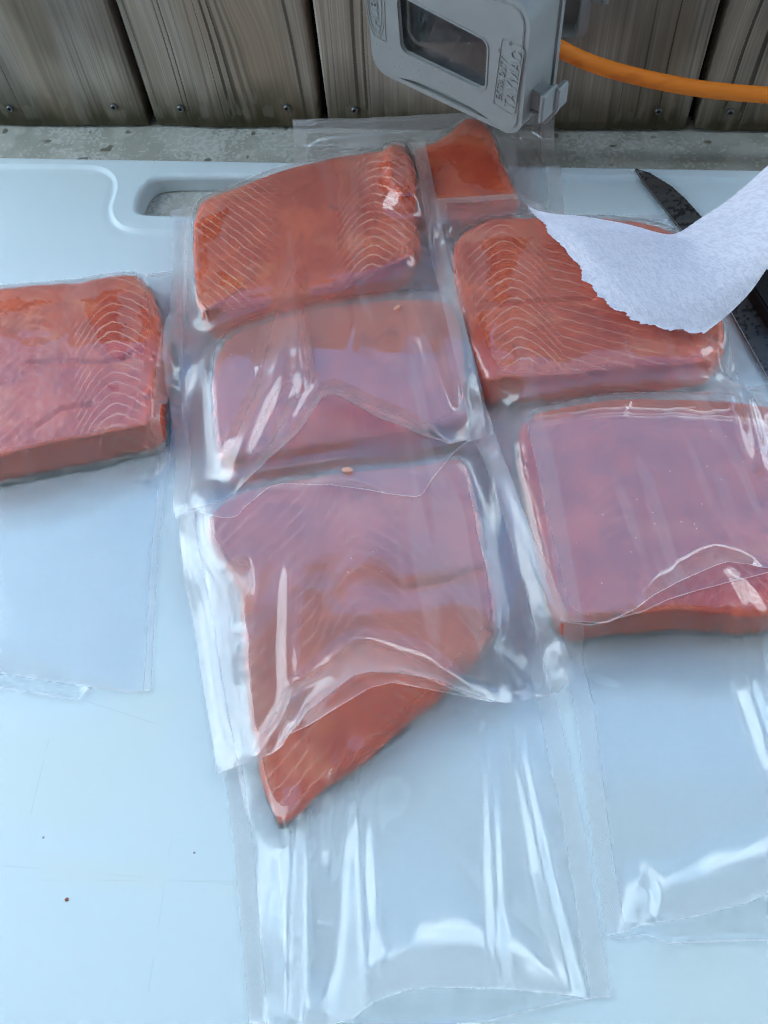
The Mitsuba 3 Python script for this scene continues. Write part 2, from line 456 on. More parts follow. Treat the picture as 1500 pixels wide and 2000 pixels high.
def board_mesh():
    P, Z = [], []

    def put(poly, step, z):
        q = ring_pts(poly, step)
        P.append(q)
        Z.append(np.full(len(q), z))
    R = .0035
    for k in range(7):                                   # rounded outer edge and rounded hand hole edge
        a = k / 6 * math.pi / 2
        put(outer.buffer(-R * (1 - math.cos(a)) - 1e-5), .004, ZR - R + R * math.sin(a))
        put(hole.buffer(R * 1.5 * (1 - math.cos(a)) + 1e-5), .0018, ZR - R * 1.2 + R * 1.2 * math.sin(a))
    # from the rim down into the recess: crest, S-shaped step, shallow groove
    for d, z in ((.0030, ZR), (.0016, ZR + .0002), (.0008, ZR + .0001), (0, ZR - .0004), (-.0010, ZR - .0011), (-.0020, ZR - .0017), (-.0030, ZR - .0020), (-.0045, ZR - .0020), (-.0065, ZR - .0017), (-.009, ZB), (-.013, ZB)):
        put(inner.buffer(d, quad_segs=16), .0022, z)
    gx, gy = np.meshgrid(np.arange(BX0, BX1, .02), np.arange(BY0, .60, .02))
    g = np.stack([gx.ravel(), gy.ravel()], 1)
    shp = shapely.points(g)
    for poly, z in ((inner.buffer(-.02), ZB), (outer.buffer(-.012).difference(inner.buffer(.008)).difference(hole.buffer(.012)), ZR)):
        ok = shapely.contains(poly, shp)
        P.append(g[ok])
        Z.append(np.full(ok.sum(), z))
    p, z = np.vstack(P), np.concatenate(Z)
    t = Delaunay(p).simplices
    c = shapely.points(p[t].mean(1))
    ok = shapely.contains(outer.buffer(1e-6), c) & ~shapely.contains(hole, c)
    t = t[ok]
    v = np.column_stack([p, z])
    a, b, cc = v[t[:, 0]], v[t[:, 1]], v[t[:, 2]]
    flip = np.cross(b - a, cc - a)[:, 2] < 0
    t[flip] = t[flip][:, ::-1]
    ms = [tri(v, t)]
    for poly, z1, hole_wall in ((outer, ZR - R, False), (hole, ZR - R * 1.2, True)):
        q = ring_pts(poly, .002)
        n = len(q)
        vv = np.vstack([np.column_stack([q, np.full(n, .001)]), np.column_stack([q, np.full(n, z1)])])
        i = np.arange(n)
        j = (i + 1) % n
        ms.append(tri(vv, np.vstack([np.stack([i, j, j + n], 1), np.stack([i, j + n, i + n], 1)])))
    ms.append(extr(outer.difference(hole), .0004, .0008))
    return cat_meshes(ms)


add('cutting_board', board_mesh(), 'white_plastic', smooth=40, label='large white plastic cutting board with a rounded hand hole and raised rim', cat='cutting board')

# ------------------------------------------------------------------ the pile: height map of what already lies on the counter
HX0, HY0, HS, HNX, HNY = -.55, -.20, .002, 470, 430
hx, hy = np.meshgrid(HX0 + HS * np.arange(HNX), HY0 + HS * np.arange(HNY), indexing='ij')
sh = shapely.points(np.stack([hx, hy], -1))
HM = np.where(shapely.contains(outer, sh), ZR, 0.0)
HM[shapely.contains(inner.buffer(-.003), sh)] = ZB
HM[shapely.contains(hole, sh)] = 0.0
HM = gaussian_filter(HM, .8)
HARD = HM.copy()          # the same without the films, which the weight of a fillet presses flat


def hsample(H, x, y):
    return map_coordinates(H, [(x - HX0) / HS, (y - HY0) / HS], order=1, mode='nearest')


def hraster(pts, hard=False):
    """Raise the height map to the surface through these points (a sheet over the plane)."""
    global HM
    z = LinearNDInterpolator(pts[:, :2], pts[:, 2])
    lo, hi = pts[:, :2].min(0), pts[:, :2].max(0)
    i0, i1 = max(0, int((lo[0] - HX0) / HS)), min(HNX, int((hi[0] - HX0) / HS) + 2)
    j0, j1 = max(0, int((lo[1] - HY0) / HS)), min(HNY, int((hi[1] - HY0) / HS) + 2)
    if i1 <= i0 or j1 <= j0:
        return
    s = z(hx[i0:i1, j0:j1], hy[i0:i1, j0:j1])
    HM[i0:i1, j0:j1] = np.fmax(HM[i0:i1, j0:j1], s)
    if hard:
        HARD[i0:i1, j0:j1] = np.fmax(HARD[i0:i1, j0:j1], s)


FISH = []


def polar(poly, c, th):
    p = resample(np.vstack([poly, poly[:1]]), 1200)[:-1]
    a = np.arctan2(p[:, 1] - c[1], p[:, 0] - c[0])
    r = np.hypot(p[:, 1] - c[1], p[:, 0] - c[0])
    o = np.argsort(a)
    return np.interp(th, a[o], r[o], period=2 * math.pi)


def fillet(key, label, rim, bot, line, side, thick, lam=.0085, fneg=None, creases=(), inten=(1., .35), far_thick=None, f1=.028, f2=.028, seed=0, negfade=0, skin=.0005):
    """rim: the edge of the cut top face; bot: where the skin side meets what it lies on; line: two points of the lateral line, away from the camera first;
    side: +1 if the strong chevrons stand to the right of it. thick: metres."""
    rim, bot = chaikin(arr(rim), 1), chaikin(arr(bot), 1)
    c = rim[:, :2].mean(0) * .5 + bot[:, :2].mean(0) * .5
    N = 300
    th = -math.pi + 2 * math.pi * (np.arange(N) + .5) / N
    rb, rr = polar(bot[:, :2], c, th), polar(rim[:, :2], c, th)
    wob = .0010 * (meshkit.fbm(np.stack([np.cos(th) * 9, np.sin(th) * 9, 0 * th + seed], -1), 3) - .5) * 2
    rb, rr = rb + wob, rr + wob
    rb = np.maximum(rb, rr + .0003)
    S = np.linspace(0, 1, 13)
    rows = []
    for s in S:                                           # the cut side, belly out, rounded into the top
        a = s ** 1.5
        rows.append((rb + (rr - rb) * a, 1 - (1 - s) ** 3.2))
    for q in np.linspace(0, 1, 56)[1:]:
        rows.append((rr * (1 - q) ** .92, 1.0))
    Rr = np.array([r for r, _ in rows])
    Zr = np.array([b for _, b in rows])[:, None] + 0 * Rr
    X, Y = c[0] + Rr * np.cos(th), c[1] + Rr * np.sin(th)
    sm = gaussian_filter(HARD, 4) + .0016
    base = np.maximum(hsample(sm, X, Y), hsample(HARD, X, Y) + .0016)
    base = np.maximum(base, ZB + .0024)                   # a fillet is stiff enough to bridge the hand hole
    base = np.where(Zr < .3, base, np.median(base) * .5 + base * .5)
    tk = thick
    if far_thick is not None:                             # thinning along the piece
        (pa, ta), (pb, tb) = far_thick
        pa, pb = arr(pa)[:2], arr(pb)[:2]
        t = np.clip(((X - pa[0]) * (pb[0] - pa[0]) + (Y - pa[1]) * (pb[1] - pa[1])) / ((pb - pa) @ (pb - pa)), 0, 1)
        tk = ta + (tb - ta) * t
    Z = base + tk * Zr
    # softly rounded shoulder, hand-cut unevenness, creases
    din = np.clip((rr[None] - Rr) / .010, 0, 1)
    Z -= np.where(Zr > .5, .0008 * (1 - din) ** 3, 0)
    n3 = meshkit.fbm(np.stack([X * 38, Y * 38, 0 * X + seed * 3.1], -1), 3) - .5
    n4 = meshkit.fbm(np.stack([X * 150, Y * 150, Z * 150 + seed], -1), 2) - .5
    Z += Zr * (.0013 * n3 + .0004 * n4)
    X = X + (1 - Zr) * .003 * n4
    for cr in creases:
        ls = LineString([p[:2] for p in cr])
        d = shapely.distance(ls, shapely.points(np.stack([X, Y], -1)))
        Z -= Zr * (.0030 * np.exp(-(d / .0012) ** 2) + .0004 * np.exp(-(d / .005) ** 2))
    v = np.stack([X, Y, Z], -1)
    FISH.append(Polygon(bot[:, :2]).buffer(-.004))
    hraster(v.reshape(-1, 3), True)
    # chevron phase
    a, b = arr(line[0])[:2], arr(line[1])[:2]
    dv = (a - b) / np.linalg.norm(a - b)
    du = np.array([dv[1], -dv[0]]) * side
    u = (X - b[0]) * du[0] + (Y - b[1]) * du[1]
    w = (X - b[0]) * dv[0] + (Y - b[1]) * dv[1]
    up = np.maximum(u, 0)
    f = np.where(up < f1, .036 * np.sin(np.clip(up / f1, 0, 1) * math.pi / 2), .036 - f2 * ((up - f1) / .03) ** 1.35)
    un = np.maximum(-u, 0)
    fn = .030 * np.sin(np.clip(un / .03, 0, 1) * math.pi / 2) - .03 * (np.maximum(un - .03, 0) / .03) if fneg is None else fneg * un
    ph = (w - np.where(u > 0, f, fn) + (Z - Z.max()) * .5) / lam
    it = np.where(u > 0, inten[0], inten[1] * (1 if not negfade else np.clip((un - negfade) / .02, .12, 1))) * np.clip(np.abs(u) / .002, .6, 1)
    n, m = v.shape[:2]
    fc = []
    i, j = np.meshgrid(np.arange(n - 1), np.arange(m), indexing='ij')
    A, B, C, D = i * m + j, i * m + (j + 1) % m, (i + 1) * m + (j + 1) % m, (i + 1) * m + j
    fc = np.vstack([np.stack([A, B, C], -1).reshape(-1, 3), np.stack([A, C, D], -1).reshape(-1, 3)])
    tag(key, label, 'salmon fillet')
    add(key + '__flesh', tri(v.reshape(-1, 3), fc), 'salmon_flesh', smooth=True, uv=np.stack([ph.ravel(), it.ravel()], 1))
    # the skin: a thin dark lip under the flesh
    lip = rb + skin + .0012 * meshkit.noise(np.stack([np.cos(th) * 7, np.sin(th) * 7, 0 * th + seed + 5], -1))
    ks = [(rb - .004, .0001), (lip, .0003), (lip + .0003, .0012), (lip - .0006, .0024), (rb - .003, .0030)]
    sv = np.stack([np.stack([c[0] + r * np.cos(th), c[1] + r * np.sin(th), hsample(sm, c[0] + r * np.cos(th), c[1] + r * np.sin(th)) + .0004 + z], -1) for r, z in ks])
    n, m = sv.shape[:2]
    i, j = np.meshgrid(np.arange(n - 1), np.arange(m), indexing='ij')
    A, B, C, D = i * m + j, i * m + (j + 1) % m, (i + 1) * m + (j + 1) % m, (i + 1) * m + j
    fc = np.vstack([np.stack([A, B, C], -1).reshape(-1, 3), np.stack([A, C, D], -1).reshape(-1, 3)])
    add(key + '__skin', tri(sv.reshape(-1, 3), fc), 'salmon_skin', smooth=True)
    hraster(sv.reshape(-1, 3))


def coons(Lp, Rp, Tp, Bp, nu, nv):
    L, Rr, Tq, B = resample(Lp, nv), resample(Rp, nv), resample(Tp, nu), resample(Bp, nu)
    u, v = np.linspace(0, 1, nu)[:, None, None], np.linspace(0, 1, nv)[None, :, None]
    return (1 - v) * Tq[:, None] + v * B[:, None] + (1 - u) * L[None] + u * Rr[None] - (
        (1 - u) * (1 - v) * Tq[0] + u * (1 - v) * Tq[-1] + (1 - u) * v * B[0] + u * v * B[-1])


def relax(Z, obst, pin, zpin, it, g):
    for k in range(it):
        A = np.pad(Z, 1, mode='edge')
        Z = .25 * (A[2:, 1:-1] + A[:-2, 1:-1] + A[1:-1, 2:] + A[1:-1, :-2]) - g
        Z = np.maximum(Z, obst)
        Z = np.where(pin, np.maximum(zpin, obst), Z)
    return Z


def clip_where(at, f, s):
    """The part of a mesh where the vertex value s is above 0, cut along the line s = 0 (at: all vertex columns)."""
    pos = s[f] > 0
    cnt = pos.sum(1)
    new, out = [at], [f[cnt == 3]]
    base = len(at)
    for c in (1, 2):
        t, p = f[cnt == c], pos[cnt == c]
        if not len(t):
            continue
        odd = np.argmax(p if c == 1 else ~p, 1)                # the vertex that stands alone
        a, b, d = (t[np.arange(len(t)), (odd + k) % 3] for k in range(3))
        ab = at[a] + (at[b] - at[a]) * (s[a] / (s[a] - s[b]))[:, None]
        ad = at[a] + (at[d] - at[a]) * (s[a] / (s[a] - s[d]))[:, None]
        k = np.arange(len(t))
        i1, i2 = base + k, base + len(t) + k
        new += [ab, ad]
        base += 2 * len(t)
        out += [np.stack([a, i1, i2], 1)] if c == 1 else [np.stack([i1, b, d], 1), np.stack([i1, d, i2], 1)]
    at, f = np.vstack(new), np.vstack(out)
    used, inv = np.unique(f, return_inverse=True)
    return at[used], inv.reshape(f.shape)


HZ = 1.12


class Bag:
    """A film pouch: back film laid over what lies there, then a fillet, then the front film drawn over it, sealed on three sides, open at the mouth."""

    def __init__(self, key, label, left, right, top, mouth_back, mouth_front, seam=.011, haze=(0.0275, 0.0375, 0.066), seed=0, wet=(), ridges=(), facets=(), wrinkle=1.0, pin_back=True, pin_top=False, pin_right=False):
        self.__dict__.update(locals())
        tag(key, label, 'vacuum sealer bag', 'clear bags of salmon fillets on the board')
        self.wid = np.linalg.norm(arr(top[0])[:2] - arr(top[-1])[:2])
        self.len = np.linalg.norm(arr(left[0])[:2] - arr(left[-1])[:2])
        self.nu, self.nv = int(self.wid / .0019), int(self.len / .0019)
        S = coons(left, right, top, mouth_back, self.nu, self.nv)
        X, Y = S[..., 0], S[..., 1]
        ob = gaussian_filter(maximum_filter(hsample(HM, X, Y), 3), .9) + .0006
        pin = np.zeros_like(X, bool)
        zp = S[..., 2]
        if pin_back:
            pin[:, -1] = True
        if pin_top:
            pin[:, 0] = True
        if pin_right:
            pin[-1] = True
        Z = relax(ob + .002, ob, pin, zp, 260, .00006)
        Z = np.maximum(Z, maximum_filter(hsample(HM, X, Y), 3) + .0004)
        self.zb = Z
        self.back = np.stack([X, Y, Z], -1)
        self.raw(self.back)

    def raw(self, v):
        hraster(v[::1, ::1].reshape(-1, 3))

    def close(self):
        S = coons(self.left, self.right, self.top, self.mouth_front, self.nu, self.nv)
        X, Y = S[..., 0], S[..., 1]
        nu, nv = X.shape
        U = np.linspace(0, self.wid, nu)[:, None] + 0 * X
        V = np.linspace(0, self.len, nv)[None] + 0 * X
        ob = gaussian_filter(maximum_filter(hsample(HM, X, Y), 5), 1.1) + .0006
        seam = (U < self.seam) | (U > self.wid - self.seam) | (V < self.seam)
        zb_here = self.zb + .0004
        pin = seam.copy()
        zp = np.where(seam, zb_here, S[..., 2])
        edge = (U >= self.seam * .5) & (U <= self.wid - self.seam * .5)
        obs = np.where(seam, np.maximum(zb_here, ob), ob)
        obs[:, -1] = S[:, -1, 2]
        ob = np.maximum(ob, 0)
        pin[:, -1] = True
        zp[:, -1] = S[:, -1, 2]
        # start from a tent under the mouth so that it converges fast
        Z = relax(np.maximum(obs, zp), obs, pin, zp, 500, .000035)
        free = np.clip(np.minimum(np.minimum(U - self.seam, self.wid - self.seam - U), V - self.seam) / .015, 0, 1)
        sd = self.seed * 5.3
        # wrinkles run towards the mouth
        w1 = meshkit.fbm(np.stack([U * 45, V * 7, 0 * U + sd], -1), 3) - .5
        w2 = np.abs(meshkit.fbm(np.stack([U * 22 + V * 5, V * 9, 0 * U + sd + 2], -1), 2) - .5)
        amp = self.wrinkle * (.0012 + .0040 * np.clip(V / self.len, 0, 1) ** 2)
        W = amp * (w1 * 1.2 + (.16 - w2) * 1.4) * free
        W = W * np.clip((Z - ob) / .003, .12, 1)
        Z = np.maximum(Z + W, obs)
        for ln, am, wd in self.ridges:
            p = LineString([q[:2] for q in ln])
            P = shapely.points(np.stack([X, Y], -1))
            d = shapely.distance(p, P)
            t = shapely.line_locate_point(p, P, normalized=True)
            tt = np.interp(t, np.linspace(0, 1, len(am)), am)
            ww = np.interp(t, np.linspace(0, 1, len(wd)), wd)
            Z = Z + tt * np.exp(-(d / ww) ** 2) * free
        for ln, am, wl_, wr_ in self.facets:                 # pinched folds: a wide slope on one side, a steep one on the other
            q = resample(arr(ln), 40)
            kd, ix = cKDTree(q[:, :2]).query(np.stack([X.ravel(), Y.ravel()], 1))
            tg_ = np.gradient(q[:, :2], axis=0)
            sg = (tg_[ix, 0] * (Y.ravel() - q[ix, 1]) - tg_[ix, 1] * (X.ravel() - q[ix, 0])).reshape(X.shape)   # > 0: left of the line
            kd, tt = kd.reshape(X.shape), (ix / 39.0).reshape(X.shape)
            L, R_ = np.interp(tt, np.linspace(0, 1, len(wl_)), wl_), np.interp(tt, np.linspace(0, 1, len(wr_)), wr_)
            A = np.interp(tt, np.linspace(0, 1, len(am)), am)
            inside = (ix > 0) & (ix < 39)
            Z = Z + A * np.clip(1 - kd / np.where(sg < 0, L, R_), 0, 1) * free * inside.reshape(X.shape)
        Z = np.maximum(Z, obs)
        keep = Z[:, -1].copy()
        Z = np.maximum(gaussian_filter(Z, .8), maximum_filter(hsample(HM, X, Y), 3) + .0004)
        Z[:, -1] = np.maximum(keep, Z[:, -1])
        gap = Z - ob
        h0, h1, h2 = [v * HZ for v in self.haze]
        hz = h1 + (h2 - h1) * np.clip(gap / .014, 0, 1)
        q = np.stack([X * 130, Y * 130, 0 * X + sd], -1)
        jx, jy = (meshkit.fbm(q, 3) - .5) * .013, (meshkit.fbm(q + 31, 3) - .5) * .013
        for w in self.wet:
            ok = shapely.contains(Polygon([p[:2] for p in w]), shapely.points(np.stack([X + jx, Y + jy], -1))) & (gap < .003)
            hz = np.where(ok, .003, hz)
        front = np.stack([X, Y, Z], -1)
        PP = shapely.points(np.stack([X, Y], -1))
        on_fish = np.zeros(X.shape, bool)
        for fp_ in FISH:
            on_fish |= shapely.contains(fp_, PP)
        # thin bright lines where the film is cut: an extra row half a millimetre in
        def with_rows(v, h, mouth_only=False):
            e = .0005
            def ins(v, h, ax):
                if ax == 1:
                    a = v[:, -1] + (v[:, -2] - v[:, -1]) * min(1, e / .0019)
                    v = np.concatenate([v[:, :-1], a[:, None], a[:, None], v[:, -1:]], 1)
                    hh = np.concatenate([h[:, :-1], h[:, -2:-1], 0 * h[:, -1:] + .42, 0 * h[:, -1:] + .42], 1)
                    return v, hh
            return ins(v, h, 1)
        fv, fh = with_rows(front, hz)
        bh = np.full(hz.shape, h0)
        bv, bh = with_rows(self.back, bh)
        if True:
            n, m = fv.shape[:2]
            NR = np.cross(np.gradient(front, axis=0), np.gradient(front, axis=1))
            NR /= np.maximum(np.linalg.norm(NR, axis=-1, keepdims=True), 1e-12)
            NR *= np.where(NR[..., 2:] < 0, -1, 1)
            NR = np.concatenate([NR[:, :-1], NR[:, -1:], NR[:, -1:], NR[:, -1:]], 1)
            cu = np.arange(n) * self.wid / (n - 1)
            i0, i1, j0 = np.searchsorted(cu, self.seam), n - 1 - np.searchsorted(cu, self.seam), int(self.seam / .0019)
            cling, _ = with_rows(np.repeat(((gap < .0032) & on_fish)[..., None], 3, -1) * 1.0, hz)
            cl = (gaussian_filter(cling[..., 0], 2.2) - .5)[i0:i1 + 1, j0:]
            sub_v, sub_h = fv[i0:i1 + 1, j0:], fh[i0:i1 + 1, j0:]
            for sgn in (1, -1):                                   # no islands: small patches join what surrounds them
                lab, k_ = label(sgn * cl > 0)
                for c_ in range(1, k_ + 1):
                    if (lab == c_).sum() < (250 if sgn > 0 else 600):
                        cl[lab == c_] = -.02 * sgn
            self.sheet('front_film', sub_v, sub_h, 'clear_film', -cl, NR[i0:i1 + 1, j0:])
            if (cl > 0).sum() > 60:
                self.sheet('clinging_film', sub_v, sub_h, 'cling_film', cl, NR[i0:i1 + 1, j0:])
            sealh = np.full(fh.shape, .23)
            sealh[:, -2:] = .42
            for sl in (np.s_[:i0 + 1], np.s_[i1:]):
                hh = sealh[sl].copy()
                vv = fv[sl].copy()
                self.sheet('side_seal', vv, hh, 'seal_film', None, NR[sl])
            self.sheet('end_seal', fv[i0:i1 + 1, :j0 + 1], sealh[i0:i1 + 1, :j0 + 1], 'seal_film', None, NR[i0:i1 + 1, :j0 + 1])
        self.sheet('back_film', bv, bh, 'back_film')
        self.raw(front)

    def sheet(self, part, v, h, bsdf, keep=None, nrm=None):
        n, m = h.shape
        f = grid_faces(n, m)[:, [0, 2, 1]]
        uv = np.stack([np.repeat(np.linspace(0, 1, n), m), h.ravel()], 1)
        # shading normals of the whole sheet, so that its parts join without a line
        du, dv = np.gradient(v, axis=0), np.gradient(v, axis=1)
        if nrm is None:
            nrm = np.cross(du, dv)
            nrm /= np.maximum(np.linalg.norm(nrm, axis=-1, keepdims=True), 1e-12)
            nrm *= np.where(nrm[..., 2:] < 0, -1, 1)
        k, q = self.key + '__' + part, 0
        while k in scene:
            q += 1
            k = '%s__%s_%03d' % (self.key, part, q)
        at = np.hstack([v.reshape(-1, 3), uv, nrm.reshape(-1, 3)])
        if keep is not None:
            at, f = clip_where(at, f, keep.ravel() + 1e-9)
        path = meshkit.write_ply(tri(at[:, :3], f), True, at[:, 3:5], None, at[:, 5:8])
        scene[k] = {'type': 'ply', 'filename': path, 'face_normals': False, 'bsdf': {'type': 'ref', 'id': bsdf}}


# ---- rear bag, half over the counter strip
bagA = Bag('vacuum_bag', 'rear clear bag under the grey outlet cover, its sealed end on the counter strip',
           left=[[-0.1629,0.6306,0.017],[-0.1547,0.5681,0.017],[-0.1481,0.5147,0.017],[-0.129,0.4096,0.017]], right=[[0.0522,0.6439,0.018],[0.0569,0.5792,0.018],[0.0597,0.5261,0.018],[0.0649,0.416,0.018]],
           top=[[-0.1646,0.637,0.012],[-0.1083,0.635,0.014],[-0.0248,0.635,0.02],[0.0516,0.636,0.024]], mouth_back=[[-0.1292,0.4104,0.016],[-0.0303,0.4049,0.016],[0.0652,0.4177,0.016]], mouth_front=[[-0.1282,0.4071,0.02],[-0.0302,0.4039,0.02],[0.0646,0.4143,0.02]],
           haze=(0.1, 0.05, 0.12), seed=1, wrinkle=.5, pin_back=False, pin_top=True,
           wet=[[[-0.0468,0.5682,0.036],[-0.0304,0.5776,0.036],[-0.0164,0.5905,0.036],[-0.0055,0.5843,0.036],[0.0033,0.5661,0.036],[0.0081,0.5456,0.036],[0.0146,0.5311,0.036],[0.0097,0.5289,0.036],[-0.0075,0.5339,0.036],[-0.0191,0.5391,0.036],[-0.0278,0.5578,0.036],[-0.0385,0.5426,0.036],[-0.0429,0.5387,0.036]], [[-0.043,0.5398,0.036],[-0.0391,0.5388,0.036],[-0.0344,0.5248,0.036],[-0.0421,0.5257,0.036]]])
fillet('salmon_fillet', 'salmon fillet deep orange in the rear bag, just below the grey outlet cover',
       rim=[[-0.0741,0.5503,0.036],[-0.0466,0.5648,0.036],[-0.0304,0.577,0.036],[-0.0206,0.594,0.036],[-0.0116,0.5977,0.036],[-0.0033,0.589,0.036],[0.0052,0.5673,0.036],[0.0096,0.5457,0.036],[0.0161,0.5301,0.036],[0.0224,0.5123,0.036],[0.0197,0.5029,0.036],[-0.0284,0.4987,0.036],[-0.07,0.5029,0.036]],
       bot=[[-0.0786,0.5677,0.018],[-0.0494,0.5845,0.018],[-0.0323,0.5977,0.018],[-0.0217,0.616,0.018],[-0.0116,0.6197,0.018],[-0.0022,0.6107,0.018],[0.007,0.5883,0.018],[0.0116,0.5653,0.018],[0.0183,0.5491,0.018],[0.0249,0.5307,0.018],[0.0216,0.5188,0.018],[-0.0292,0.5133,0.018],[-0.0743,0.5187,0.018]],
       line=[[-0.0205,0.568,0.036],[-0.0114,0.4929,0.036]], side=1, thick=.019, inten=(.3, .3), seed=1)
bagA.close()

# ---- right-hand lower bag
bagF = Bag('vacuum_bag_001', 'clear bag at the lower right, its open mouth nearest the right corner of the board',
           left=[[0.0241,0.3507,0.016],[0.0383,0.2847,0.016],[0.0524,0.1931,0.016],[0.0633,0.1479,0.016],[0.0708,0.0762,0.016],[0.0768,0.034,0.016]], right=[[0.1913,0.3747,0.016],[0.2067,0.2938,0.016],[0.2109,0.1973,0.016],[0.2121,0.0706,0.016]],
           top=[[0.0241,0.3507,0.016],[0.1079,0.3607,0.016],[0.1913,0.3747,0.016]], mouth_back=[[0.0769,0.034,0.0155],[0.0846,0.0329,0.0155],[0.0958,0.0361,0.0155],[0.1075,0.033,0.0155],[0.1301,0.0359,0.0155],[0.1546,0.0384,0.0155],[0.2123,0.0706,0.0155]],
           mouth_front=[[0.0768,0.034,0.0165],[0.083,0.0358,0.018],[0.093,0.0398,0.026],[0.1169,0.0449,0.033],[0.1307,0.0495,0.036],[0.1425,0.0536,0.036],[0.1561,0.0606,0.034],[0.1816,0.0631,0.03],[0.2117,0.0704,0.017]],
           haze=(0.035, 0.035, 0.08), seed=2, wrinkle=1.0,
           wet=[[[0.1564,0.2141,0.042],[0.1604,0.2205,0.042],[0.163,0.2191,0.042],[0.1626,0.2053,0.042],[0.1594,0.2002,0.042],[0.1566,0.2049,0.042]]],
           facets=[([[0.0971,0.0704,0.02],[0.0974,0.056,0.02],[0.0947,0.0417,0.02]], [.0, .007, .006], [.014, .018, .016], [.006, .006, .006])],
           ridges=[([[0.1431,0.2185,0.03],[0.1526,0.1853,0.03],[0.1619,0.1459,0.03],[0.1712,0.0944,0.03]], [.001, .007, .006, .002], [.004, .005, .005, .006]),
                   ([[0.1502,0.2189,0.03],[0.163,0.18,0.03],[0.177,0.1415,0.03]], [.0, .006, .003], [.003, .004, .005])])
fillet('salmon_fillet_001', 'salmon fillet under two layers of film at the right edge, below the torn paper',
       rim=[[0.0268,0.3112,0.046],[0.0573,0.3202,0.046],[0.0779,0.325,0.046],[0.1039,0.327,0.046],[0.1503,0.3268,0.046],[0.1764,0.3228,0.046],[0.2052,0.3153,0.046],[0.226,0.2984,0.046],[0.2159,0.216,0.046],[0.1625,0.1958,0.046],[0.1359,0.1983,0.046],[0.1197,0.1991,0.046],[0.101,0.1967,0.046],[0.0811,0.1939,0.046],[0.0562,0.1872,0.046],[0.0493,0.1964,0.046],[0.0421,0.234,0.046],[0.0328,0.2778,0.046]],
       bot=[[0.0258,0.3283,0.018],[0.0608,0.3404,0.018],[0.0826,0.3463,0.018],[0.1103,0.3483,0.018],[0.1596,0.3482,0.018],[0.1873,0.3439,0.018],[0.2194,0.3364,0.018],[0.2458,0.3167,0.018],[0.2336,0.2229,0.018],[0.1717,0.2014,0.018],[0.1487,0.198,0.018],[0.1259,0.1962,0.018],[0.1098,0.1948,0.018],[0.0867,0.1915,0.018],[0.0554,0.1844,0.018],[0.0502,0.2049,0.018],[0.0416,0.2462,0.018],[0.0316,0.2944,0.018]],
       line=[[0.116,0.3191,0.045],[0.1173,0.2011,0.045]], side=-1, thick=.028, inten=(.35, .25), seed=2)
bagF.close()

# ---- centre front bag
bagD = Bag('vacuum_bag_002', 'front clear bag in the middle, lying lowest in the picture with long empty folds',
           left=[[-0.1837,0.3041,0.016],[-0.1522,0.1896,0.016],[-0.1272,0.0975,0.016],[-0.1153,0.0601,0.016],[-0.0945,-0.0187,0.016]], right=[[0.0214,0.3222,0.016],[0.0389,0.2248,0.016],[0.0521,0.1541,0.016],[0.0668,0.0861,0.016],[0.0785,0.0078,0.016]],
           top=[[-0.1837,0.3041,0.016],[-0.0793,0.3213,0.016],[0.0214,0.3222,0.016]], mouth_back=[[-0.0946,-0.0187,0.0155],[-0.0659,-0.0189,0.0155],[-0.0265,-0.0166,0.0155],[0.0202,-0.0081,0.0155],[0.0575,0.0036,0.0155],[0.0786,0.0078,0.0155]],
           mouth_front=[[-0.0944,-0.0186,0.0165],[-0.0745,-0.0194,0.024],[-0.0546,-0.0162,0.03],[-0.0423,-0.0121,0.034],[-0.0324,-0.0039,0.04],[-0.0175,0.0022,0.043],[-0.0063,0.004,0.043],[0.0251,0.0062,0.036],[0.0499,0.0066,0.026],[0.0665,0.0061,0.017],[0.0784,0.0078,0.0165]],
           haze=(0.035, 0.06, 0.095), seed=3, wrinkle=.9,
           facets=[([[-0.0826,0.0921,0.02],[-0.0813,0.066,0.02],[-0.0788,0.0365,0.02],[-0.0761,0.0088,0.02],[-0.0739,-0.0174,0.02]], [.0, .008, .011, .012, .012], [.016, .024, .030, .032, .032], [.003, .003, .004, .005, .006])],
           ridges=[([[-0.054,0.1106,0.02],[-0.0468,0.0538,0.02],[-0.0391,-0.0056,0.02]], [.002, .006, .008], [.006, .006, .008]),
                   ([[0.0283,0.1391,0.02],[0.0454,0.0613,0.02],[0.0602,0.0097,0.02]], [.001, .004, .006], [.003, .003, .0035]),
                   ([[0.0157,0.1382,0.02],[0.0209,0.0593,0.02],[0.025,0.0066,0.02]], [.001, .003, .005], [.003, .003, .003]),
                   ([[-0.0645,0.1043,0.02],[-0.0642,0.0777,0.02],[-0.0626,0.0525,0.02]], [.001, .005, .001], [.003, .004, .003])])
